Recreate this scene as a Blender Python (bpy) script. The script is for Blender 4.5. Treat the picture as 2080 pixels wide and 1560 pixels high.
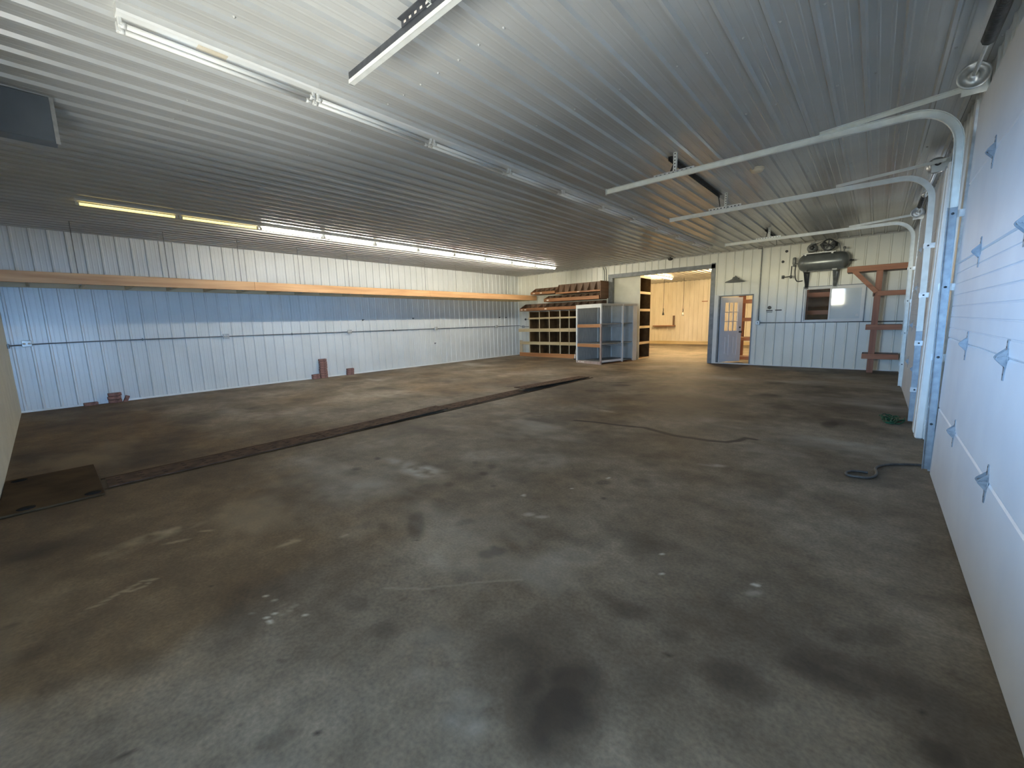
import bpy, bmesh, math, random
import numpy as np
from mathutils import Vector, Matrix

for o in list(bpy.data.objects):
    bpy.data.objects.remove(o)
scene = bpy.context.scene
COL = scene.collection
random.seed(5)

# ------------------------------------------------------------------ camera
cam_d = bpy.data.cameras.new('camera')
cam = bpy.data.objects.new('camera', cam_d)
COL.objects.link(cam)
cam_d.sensor_fit = 'HORIZONTAL'
cam_d.sensor_width = 36.0
cam_d.lens = 832.32 / 2080 * 36.0
cam_d.clip_start = 0.02
cam_d.clip_end = 200
R_ = Vector((0.75177656, 0.65897009, -0.02429866))
U_ = Vector((-0.08145288, 0.12936462, 0.98824603))
F_ = Vector((-0.65436796, 0.74096101, -0.1509283))
M = Matrix((R_, U_, -F_)).transposed().to_4x4()
M.translation = Vector((0, 0, 1.45))
cam.matrix_world = M
scene.camera = cam

# ------------------------------------------------------------------ exposure, world, daylight
vs = scene.view_settings
scene.display_settings.display_device = 'sRGB'
vs.view_transform = 'Standard'
vs.look = 'None'
vs.exposure = 0.27
vs.gamma = 1.0
vs.use_curve_mapping = False

# daylight: sky, sunlit ground close by, and made-up bands that place the light
world = bpy.data.worlds.new('world')
scene.world = world
world.use_nodes = True
wnt = world.node_tree
wb = wnt.nodes['Background']
w_tc = wnt.nodes.new('ShaderNodeTexCoord')
w_sx = wnt.nodes.new('ShaderNodeSeparateXYZ')
w_mr = wnt.nodes.new('ShaderNodeMapRange')
w_mr.inputs['From Min'].default_value = -1.0
w_mr.inputs['From Max'].default_value = 1.0
w_cr = wnt.nodes.new('ShaderNodeValToRGB')
GROUND, DIM_BAND, WARM_BAND, BLUE_BAND, SKY_LOW, SKY_HIGH = (19, 19, 18), (1.5, 1.6, 1.6), (85, 81, 60), (20, 40, 72), (18, 31, 51), (0.35, 0.5, 0.75)
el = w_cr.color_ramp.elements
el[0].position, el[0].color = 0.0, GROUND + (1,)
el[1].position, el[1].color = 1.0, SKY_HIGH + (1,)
TRACK_BAND = (9.0, 8.8, 7.6)  # added band that brightens the overhead door tracks
for pos, c in ((0.25, GROUND), (0.285, DIM_BAND), (0.335, DIM_BAND), (0.36, TRACK_BAND), (0.44, TRACK_BAND), (0.450, WARM_BAND), (0.482, WARM_BAND), (0.492, SKY_LOW), (0.60, SKY_LOW), (0.63, SKY_HIGH)):
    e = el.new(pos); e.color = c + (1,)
wnt.links.new(w_tc.outputs['Generated'], w_sx.inputs['Vector'])
wnt.links.new(w_sx.outputs['Z'], w_mr.inputs['Value'])
wnt.links.new(w_mr.outputs['Result'], w_cr.inputs['Fac'])
# made-up surroundings: warm light straight out from the window, blue to the sides
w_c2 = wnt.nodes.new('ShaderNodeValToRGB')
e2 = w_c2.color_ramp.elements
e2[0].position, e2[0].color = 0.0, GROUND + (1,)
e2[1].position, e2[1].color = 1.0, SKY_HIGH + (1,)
for pos, c in ((0.25, GROUND), (0.285, DIM_BAND), (0.42, DIM_BAND), (0.435, BLUE_BAND), (0.55, BLUE_BAND), (0.60, SKY_LOW), (0.63, SKY_HIGH)):
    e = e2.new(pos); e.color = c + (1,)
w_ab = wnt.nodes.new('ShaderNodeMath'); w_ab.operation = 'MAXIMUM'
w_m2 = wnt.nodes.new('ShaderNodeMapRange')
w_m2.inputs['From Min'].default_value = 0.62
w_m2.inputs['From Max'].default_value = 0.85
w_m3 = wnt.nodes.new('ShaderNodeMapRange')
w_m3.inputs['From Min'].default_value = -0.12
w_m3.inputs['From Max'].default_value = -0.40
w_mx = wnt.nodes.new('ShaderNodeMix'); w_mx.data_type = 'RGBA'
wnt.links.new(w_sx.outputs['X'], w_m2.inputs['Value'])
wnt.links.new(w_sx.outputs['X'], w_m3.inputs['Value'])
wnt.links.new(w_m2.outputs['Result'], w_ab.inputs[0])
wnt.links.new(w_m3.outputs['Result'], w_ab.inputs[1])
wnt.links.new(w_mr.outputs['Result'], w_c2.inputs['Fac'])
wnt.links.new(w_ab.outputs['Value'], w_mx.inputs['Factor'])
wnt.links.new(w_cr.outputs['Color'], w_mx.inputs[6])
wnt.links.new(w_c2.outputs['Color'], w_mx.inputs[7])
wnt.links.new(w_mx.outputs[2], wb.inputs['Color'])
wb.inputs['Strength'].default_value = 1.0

# portal that guides the daylight through the window in the near wall, behind the photographer
WX0, WX1, WZ0, WZ1 = -3.7, -1.3, 0.95, 2.15
pd = bpy.data.lights.new('window_daylight', 'AREA')
pd.shape = 'RECTANGLE'
pd.size, pd.size_y = WX1 - WX0, WZ1 - WZ0
pd.cycles.is_portal = True
po = bpy.data.objects.new('window_daylight', pd)
COL.objects.link(po)
po.location = ((WX0 + WX1) / 2, -0.575, (WZ0 + WZ1) / 2)
po.rotation_euler = Vector((0, 1, 0)).to_track_quat('-Z', 'Z').to_euler()
# and through an unseen doorway added in the right wall for its light
EY0, EY1, EZ1 = -0.30, 0.62, 2.08
pd2 = pd.copy()
pd2.size, pd2.size_y = EY1 - EY0, EZ1
po2 = bpy.data.objects.new('doorway_daylight', pd2)
COL.objects.link(po2)
po2.location = (0.66, (EY0 + EY1) / 2, EZ1 / 2)
po2.rotation_euler = Vector((-1, 0, 0)).to_track_quat('-Z', 'Z').to_euler()

# ------------------------------------------------------------------ room constants (metres)
XL, XR, YB, YN, ZC = -11.70, 0.53, 13.80, -0.43, 3.36
YF = 23.0          # far wall of the next bay
P = 0.2286         # rib spacing of the metal liner panels

# ------------------------------------------------------------------ materials
def nodes_of(m):
    nt = m.node_tree
    return nt, nt.nodes, nt.links

def pmat(name, c1, c2=None, scale=4.0, rough=0.5, metal=0.0, bump=0.0, stretch=(1, 1, 1), detail=4.0,
         rough2=None, spec=0.5, dist=0.02, lo=0.35, hi=0.65):
    m = bpy.data.materials.new(name)
    m.use_nodes = True
    nt, N, L = nodes_of(m)
    b = N['Principled BSDF']
    b.inputs['Roughness'].default_value = rough
    b.inputs['Metallic'].default_value = metal
    b.inputs['Specular IOR Level'].default_value = spec
    c1 = tuple(c1) + (1,)
    if c2 is None:
        b.inputs['Base Color'].default_value = c1
        if not bump and rough2 is None:
            return m
    tc = N.new('ShaderNodeTexCoord')
    mp = N.new('ShaderNodeMapping')
    mp.inputs['Scale'].default_value = stretch
    nz = N.new('ShaderNodeTexNoise')
    nz.inputs['Scale'].default_value = scale
    nz.inputs['Detail'].default_value = detail
    L.new(tc.outputs['Object'], mp.inputs['Vector'])
    L.new(mp.outputs['Vector'], nz.inputs['Vector'])
    if c2 is not None:
        cr = N.new('ShaderNodeValToRGB')
        cr.color_ramp.elements[0].position = lo
        cr.color_ramp.elements[1].position = hi
        cr.color_ramp.elements[0].color = c1
        cr.color_ramp.elements[1].color = tuple(c2) + (1,)
        L.new(nz.outputs['Fac'], cr.inputs['Fac'])
        L.new(cr.outputs['Color'], b.inputs['Base Color'])
    if rough2 is not None:
        mr = N.new('ShaderNodeMapRange')
        mr.inputs['To Min'].default_value = rough
        mr.inputs['To Max'].default_value = rough2
        L.new(nz.outputs['Fac'], mr.inputs['Value'])
        L.new(mr.outputs['Result'], b.inputs['Roughness'])
    if bump:
        bp = N.new('ShaderNodeBump')
        bp.inputs['Strength'].default_value = bump
        bp.inputs['Distance'].default_value = dist
        L.new(nz.outputs['Fac'], bp.inputs['Height'])
        L.new(bp.outputs['Normal'], b.inputs['Normal'])
    return m

def emat(name, color, strength):
    m = bpy.data.materials.new(name)
    m.use_nodes = True
    b = m.node_tree.nodes['Principled BSDF']
    b.inputs['Base Color'].default_value = (0.8, 0.8, 0.8, 1)
    b.inputs['Emission Color'].default_value = tuple(color) + (1,)
    b.inputs['Emission Strength'].default_value = strength
    return m

def wood(name, c1, c2, axis, rough=0.55, scale=9.0):
    st = [14, 14, 14]
    st['xyz'.index(axis)] = 1.0
    return pmat(name, c1, c2, scale=scale / 10, rough=rough, stretch=st, detail=6, bump=0.05, dist=0.002)

M_ = {}
M_['wall_steel'] = pmat('white_liner_steel', (0.60, 0.61, 0.58), (0.66, 0.67, 0.64), scale=1.2, rough=0.32, spec=0.5)
M_['back_steel'] = pmat('cream_back_wall_steel', (0.76, 0.75, 0.65), (0.82, 0.81, 0.71), scale=1.2, rough=0.36, spec=0.5)  # same liner steel, lightened to paint in warm light on the back wall
M_['ceil_steel'] = pmat('white_ceiling_steel', (0.46, 0.46, 0.43), (0.54, 0.54, 0.51), scale=0.8, rough=0.2, spec=0.55)
M_['plywood'] = pmat('cream_painted_board', (0.66, 0.64, 0.53), (0.74, 0.72, 0.60), scale=3, rough=0.6)
M_['far_steel'] = pmat('cream_liner_steel', (0.66, 0.60, 0.47), (0.74, 0.68, 0.55), scale=2.5, rough=0.45, stretch=(3, 3, .5))
M_['white'] = pmat('white_paint', (0.72, 0.72, 0.68), (0.78, 0.78, 0.74), scale=5, rough=0.45)
M_['door_white'] = pmat('white_door_skin', (0.60, 0.61, 0.63), (0.65, 0.66, 0.67), scale=3, rough=0.42)
M_['galv'] = pmat('galvanised_steel', (0.55, 0.57, 0.57), (0.70, 0.71, 0.70), scale=22, rough=0.38, metal=0.75)
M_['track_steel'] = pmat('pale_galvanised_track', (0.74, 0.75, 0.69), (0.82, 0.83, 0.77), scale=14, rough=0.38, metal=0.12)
M_['track_dark'] = pmat('shaded_galvanised_web', (0.07, 0.075, 0.085), (0.11, 0.115, 0.125), scale=14, rough=0.45, metal=0.5)  # shade on the near track put into the colour
M_['rail_blue'] = pmat('weathered_galvanised_rail', (0.26, 0.30, 0.33), (0.36, 0.40, 0.43), scale=18, rough=0.4, metal=0.5)
M_['leaf_white'] = pmat('cool_white_door_paint', (0.84, 0.87, 0.91), (0.88, 0.91, 0.94), scale=4, rough=0.4)
M_['hinge_steel'] = pmat('dull_hinge_steel', (0.20, 0.22, 0.24), (0.30, 0.32, 0.34), scale=30, rough=0.45, metal=0.4)
M_['dark_steel'] = pmat('dark_steel', (0.045, 0.05, 0.05), (0.09, 0.09, 0.09), scale=16, rough=0.5, metal=0.6)
M_['grey_steel'] = pmat('grey_steel', (0.20, 0.21, 0.20), (0.28, 0.29, 0.28), scale=12, rough=0.45, metal=0.4)
M_['trim_grey'] = pmat('grey_trim', (0.17, 0.18, 0.18), (0.24, 0.25, 0.25), scale=8, rough=0.5, metal=0.3)
M_['tank'] = pmat('grey_tank_paint', (0.15, 0.165, 0.165), (0.20, 0.215, 0.21), scale=6, rough=0.28, metal=0.3)
M_['conduit'] = pmat('conduit_steel', (0.13, 0.13, 0.125), (0.20, 0.20, 0.19), scale=12, rough=0.4, metal=0.5)
M_['box_steel'] = pmat('outlet_box_steel', (0.42, 0.42, 0.40), (0.55, 0.55, 0.52), scale=20, rough=0.4, metal=0.4)
M_['dark_gap'] = pmat('black_gap', (0.012, 0.012, 0.012), rough=0.9, spec=0.05)
M_['rust'] = pmat('rusty_plate', (0.050, 0.030, 0.020), (0.105, 0.064, 0.042), scale=9, rough=0.85, spec=0.15, bump=0.25, dist=0.004)
M_['rust_dark'] = pmat('dark_rusty_plate', (0.036, 0.022, 0.011), (0.070, 0.043, 0.021), scale=3, rough=0.9, spec=.1, bump=0.2, dist=0.004)
M_['fascia'] = wood('orange_pine_fascia', (0.52, 0.27, 0.11), (0.72, 0.42, 0.20), 'y')
M_['pine_x'] = wood('pale_pine', (0.50, 0.38, 0.20), (0.66, 0.52, 0.30), 'x')
M_['pine_y'] = wood('pale_pine_end', (0.50, 0.36, 0.20), (0.62, 0.48, 0.28), 'y')
M_['pine_z'] = wood('pale_pine_upright', (0.46, 0.38, 0.25), (0.60, 0.50, 0.34), 'z')
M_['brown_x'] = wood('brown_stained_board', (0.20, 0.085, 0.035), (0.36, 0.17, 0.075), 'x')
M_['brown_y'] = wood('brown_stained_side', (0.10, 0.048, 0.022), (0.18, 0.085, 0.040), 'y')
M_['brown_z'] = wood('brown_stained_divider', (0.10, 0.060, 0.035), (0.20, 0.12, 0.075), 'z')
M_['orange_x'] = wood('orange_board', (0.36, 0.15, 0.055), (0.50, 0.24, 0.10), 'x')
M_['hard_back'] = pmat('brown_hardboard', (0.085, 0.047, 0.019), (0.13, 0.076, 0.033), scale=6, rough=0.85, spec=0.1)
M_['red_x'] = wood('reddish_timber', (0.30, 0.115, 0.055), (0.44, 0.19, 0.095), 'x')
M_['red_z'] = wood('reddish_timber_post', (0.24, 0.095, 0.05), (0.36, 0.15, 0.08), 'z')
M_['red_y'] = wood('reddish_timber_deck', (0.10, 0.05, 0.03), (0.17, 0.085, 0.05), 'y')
M_['grey_paint'] = pmat('grey_white_paint', (0.54, 0.52, 0.46), (0.64, 0.62, 0.56), scale=3, rough=0.6)
M_['grey_panel'] = pmat('grey_fibreboard', (0.36, 0.34, 0.30), (0.45, 0.43, 0.38), scale=4, rough=0.7, stretch=(8, 8, 1))
M_['shelf_grey'] = pmat('worn_grey_shelf', (0.25, 0.24, 0.21), (0.38, 0.37, 0.34), scale=5, rough=0.7)
M_['post_worn'] = wood('worn_pinkish_post', (0.40, 0.29, 0.24), (0.52, 0.40, 0.34), 'z')
M_['brick'] = pmat('red_brick', (0.12, 0.060, 0.050), (0.26, 0.135, 0.11), scale=18, rough=0.85, bump=0.3, dist=0.004)
M_['sticker'] = pmat('white_sticker', (0.75, 0.68, 0.60), rough=0.6)
M_['label'] = pmat('tan_label', (0.62, 0.54, 0.40), (0.68, 0.60, 0.46), scale=30, rough=0.6)
M_['ink'] = pmat('dark_grey_ink', (0.10, 0.10, 0.085), (0.16, 0.155, 0.13), scale=60, rough=0.6)
M_['ink_pale'] = pmat('pale_grey_ink', (0.24, 0.25, 0.22), rough=0.6)
M_['cable'] = pmat('grey_hose_rubber', (0.06, 0.06, 0.058), (0.10, 0.10, 0.095), scale=30, rough=0.6)
M_['green'] = pmat('green_plastic_net', (0.004, 0.045, 0.020), (0.010, 0.11, 0.048), scale=25, rough=0.5)
M_['black_rubber'] = pmat('black_rubber', (0.012, 0.012, 0.012), (0.03, 0.03, 0.03), scale=20, rough=0.6)
M_['tube_off'] = pmat('unlit_tube_glass', (0.80, 0.80, 0.76), rough=0.25)
M_['smoke'] = pmat('ivory_plastic', (0.72, 0.62, 0.45), rough=0.45)
M_['hatch'] = pmat('grey_hatch_paint', (0.12, 0.14, 0.16), (0.16, 0.18, 0.20), scale=3, rough=0.4)
M_['tube_lit'] = emat('lit_tube', (1.0, 0.94, 0.80), 108.0)
M_['tube_yellow'] = emat('aging_yellow_tube', (1.0, 0.78, 0.24), 1.6)
M_['tube_warm'] = emat('warm_lit_tube', (1.0, 0.72, 0.38), 600.0)

def glass_mat(name):
    m = bpy.data.materials.new(name)
    m.use_nodes = True
    nt, N, L = nodes_of(m)
    N.remove(N['Principled BSDF'])
    out = N['Material Output']
    tr = N.new('ShaderNodeBsdfTransparent')
    gl = N.new('ShaderNodeBsdfGlossy')
    gl.inputs['Roughness'].default_value = 0.04
    fr = N.new('ShaderNodeFresnel')
    ge = N.new('ShaderNodeNewGeometry')
    io = N.new('ShaderNodeMapRange')
    io.inputs['To Min'].default_value = 1.5
    io.inputs['To Max'].default_value = 1 / 1.5
    L.new(ge.outputs['Backfacing'], io.inputs['Value'])
    L.new(io.outputs['Result'], fr.inputs['IOR'])
    mx = N.new('ShaderNodeMixShader')
    L.new(fr.outputs['Fac'], mx.inputs['Fac'])
    L.new(tr.outputs['BSDF'], mx.inputs[1])
    L.new(gl.outputs['BSDF'], mx.inputs[2])
    L.new(mx.outputs['Shader'], out.inputs['Surface'])
    return m
M_['glass'] = glass_mat('window_glass')
M_['frosted'] = pmat('hazy_pane', (0.62, 0.67, 0.66), (0.70, 0.74, 0.72), scale=2, rough=0.05, spec=0.4)

# ------------------------------------------------------------------ mesh building
class MB:
    def __init__(self):
        self.bm = bmesh.new()
    def box(self, x0, x1, y0, y1, z0, z1, bevel=0.0, mat=None):
        x0, x1 = min(x0, x1), max(x0, x1); y0, y1 = min(y0, y1), max(y0, y1); z0, z1 = min(z0, z1), max(z0, z1)
        r = bmesh.ops.create_cube(self.bm, size=1.0)
        vs_ = r['verts']
        for v in vs_:
            v.co = Vector((x0 + (v.co.x + .5) * (x1 - x0), y0 + (v.co.y + .5) * (y1 - y0), z0 + (v.co.z + .5) * (z1 - z0)))
        if bevel:
            es = list({e for v in vs_ for e in v.link_edges})
            bmesh.ops.bevel(self.bm, geom=es, offset=bevel, segments=1, affect='EDGES', profile=0.5)
        return self
    def obox(self, p0, p1, w, h, up=(0, 0, 1), bevel=0.0):
        """a bar of section w x h running from p0 to p1"""
        p0, p1 = Vector(p0), Vector(p1)
        d = (p1 - p0); ln = d.length; d.normalize()
        u = Vector(up)
        s = d.cross(u)
        if s.length < 1e-4:
            s = d.cross(Vector((1, 0, 0)))
        s.normalize(); u = s.cross(d)
        r = bmesh.ops.create_cube(self.bm, size=1.0)
        for v in r['verts']:
            c = v.co.copy()
            v.co = p0 + d * ((c.x + .5) * ln) + s * (c.y * w) + u * (c.z * h)
        if bevel:
            es = list({e for v in r['verts'] for e in v.link_edges})
            bmesh.ops.bevel(self.bm, geom=es, offset=bevel, segments=1, affect='EDGES')
        return self
    def poly(self, pts):
        self.bm.faces.new([self.bm.verts.new(p) for p in pts])
        return self
    def prism(self, pts, ext):
        """flat outline pts extruded along ext"""
        ext = Vector(ext)
        a = [self.bm.verts.new(p) for p in pts]
        b = [self.bm.verts.new(Vector(p) + ext) for p in pts]
        n = len(pts)
        self.bm.faces.new(a[::-1]); self.bm.faces.new(b)
        for i in range(n):
            self.bm.faces.new((a[i], a[(i + 1) % n], b[(i + 1) % n], b[i]))
        return self
    def tube(self, pts, r, n=10, closed=False, radii=None):
        pts = [Vector(p) for p in pts]
        rings = []
        prev = None
        for i, p in enumerate(pts):
            if closed:
                d = pts[(i + 1) % len(pts)] - pts[i - 1]
            else:
                d = pts[min(i + 1, len(pts) - 1)] - pts[max(i - 1, 0)]
            d.normalize()
            if prev is None:
                s = d.cross(Vector((0, 0, 1)))
                if s.length < 1e-3:
                    s = d.cross(Vector((1, 0, 0)))
            else:
                s = prev - d * prev.dot(d)
            s.normalize(); prev = s
            u = s.cross(d)
            rr = radii[i] if radii else r
            rings.append([self.bm.verts.new(p + s * (rr * math.cos(t)) + u * (rr * math.sin(t))) for t in [2 * math.pi * k / n for k in range(n)]])
        m = len(rings)
        for i in range(m if closed else m - 1):
            A, B = rings[i], rings[(i + 1) % m]
            for k in range(n):
                f = self.bm.faces.new((A[k], A[(k + 1) % n], B[(k + 1) % n], B[k])); f.smooth = True
        if not closed:
            self.bm.faces.new(rings[0]); self.bm.faces.new(rings[-1][::-1])
        return self
    def cyl(self, p0, p1, r, n=16):
        return self.tube([p0, p1], r, n)
    def lathe(self, c, axis, prof, n=24):
        """prof: (radius, distance along axis) pairs"""
        c = Vector(c); ax = Vector(axis).normalized()
        s = ax.cross(Vector((0, 0, 1)))
        if s.length < 1e-3:
            s = ax.cross(Vector((1, 0, 0)))
        s.normalize(); u = s.cross(ax)
        rings = []
        for r, h in prof:
            if r < 1e-5:
                rings.append([self.bm.verts.new(c + ax * h)])
            else:
                rings.append([self.bm.verts.new(c + ax * h + s * (r * math.cos(t)) + u * (r * math.sin(t))) for t in [2 * math.pi * k / n for k in range(n)]])
        for A, B in zip(rings[:-1], rings[1:]):
            for k in range(n):
                k2 = (k + 1) % n
                if len(A) == 1 and len(B) == 1:
                    continue
                if len(A) == 1:
                    f = self.bm.faces.new((A[0], B[k2], B[k]))
                elif len(B) == 1:
                    f = self.bm.faces.new((A[k], A[k2], B[0]))
                else:
                    f = self.bm.faces.new((A[k], A[k2], B[k2], B[k]))
                f.smooth = True
        return self
    def second(self):
        """faces added from here on take the second material"""
        self.first = set(self.bm.faces)
        return self
    def build(self, name, mat, parent=None, local=False, mat2=None):
        if mat2 is not None:
            for f in self.bm.faces:
                f.material_index = 0 if f in self.first else 1
        off = Vector((0, 0, 0))
        q = parent
        while q is not None:
            off = off + q.location
            q = q.parent
        if not local and off.length > 0:
            for v in self.bm.verts:
                v.co -= off
        bmesh.ops.recalc_face_normals(self.bm, faces=self.bm.faces[:])
        me = bpy.data.meshes.new(name)
        self.bm.to_mesh(me); self.bm.free()
        me.materials.append(M_[mat] if isinstance(mat, str) else mat)
        if mat2 is not None:
            me.materials.append(M_[mat2])
        o = bpy.data.objects.new(name, me)
        COL.objects.link(o)
        if parent is not None:
            o.parent = parent
        return o

def tag(o, label=None, cat=None, group=None, kind=None):
    if label: o['label'] = label
    if cat: o['category'] = cat
    if group: o['group'] = group
    if kind: o['kind'] = kind
    return o

def thing(name, label, cat, loc=(0, 0, 0), group=None, kind=None):
    o = bpy.data.objects.new(name, None)
    o.empty_display_size = 0.1
    COL.objects.link(o)
    o.location = loc
    return tag(o, label, cat, group, kind)

def single(name, mb, mat, label, cat, loc, group=None):
    """a thing that is one mesh; loc is its base"""
    loc = Vector(loc)
    for v in mb.bm.verts:
        v.co -= loc
    o = mb.build(name, mat)
    o.location = loc
    return tag(o, label, cat, group)

def struct(name, mb, mat, label=None, cat=None):
    o = mb.build(name, mat)
    tag(o, label, cat, None, 'structure')
    return o

def copy_tree(o, parent=None):
    c = o.copy(); COL.objects.link(c)
    if parent is not None:
        c.parent = parent
    for ch in list(o.children):
        copy_tree(ch, c)
    return c

# ribbed liner panel: u runs across the ribs, ribs stand out along nrm
def rib_profile(a, b, u0, h=0.018, minor=0.0025):
    pts = []
    k0 = int(math.floor((a - u0) / P)) - 1
    k1 = int(math.ceil((b - u0) / P)) + 1
    for k in range(k0, k1 + 1):
        c = u0 + k * P
        pts += [(c - .024, 0), (c - .011, h), (c + .011, h), (c + .024, 0)]
        if minor:
            for f in (P / 3, 2 * P / 3):
                pts += [(c + f - .012, 0), (c + f - .006, minor), (c + f + .006, minor), (c + f + .012, 0)]
    def at(u):
        for (p, q), (r, s) in zip(pts[:-1], pts[1:]):
            if p <= u <= r:
                return q + (s - q) * (u - p) / max(r - p, 1e-9)
        return 0
    return [(a, at(a))] + [q for q in pts if a + 1e-4 < q[0] < b - 1e-4] + [(b, at(b))]

def ribbed(mb, origin, ua, va, nrm, u0, segs, minor=0.0025, h=0.018):
    O, ua, va, nrm = Vector(origin), Vector(ua), Vector(va), Vector(nrm)
    for (a, b, v0, v1) in segs:
        prof = rib_profile(a, b, u0, h, minor)
        A = [mb.bm.verts.new(O + ua * u + va * v0 + nrm * d) for u, d in prof]
        B = [mb.bm.verts.new(O + ua * u + va * v1 + nrm * d) for u, d in prof]
        for i in range(len(prof) - 1):
            mb.bm.faces.new((A[i], A[i + 1], B[i + 1], B[i]))
    return mb

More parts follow.
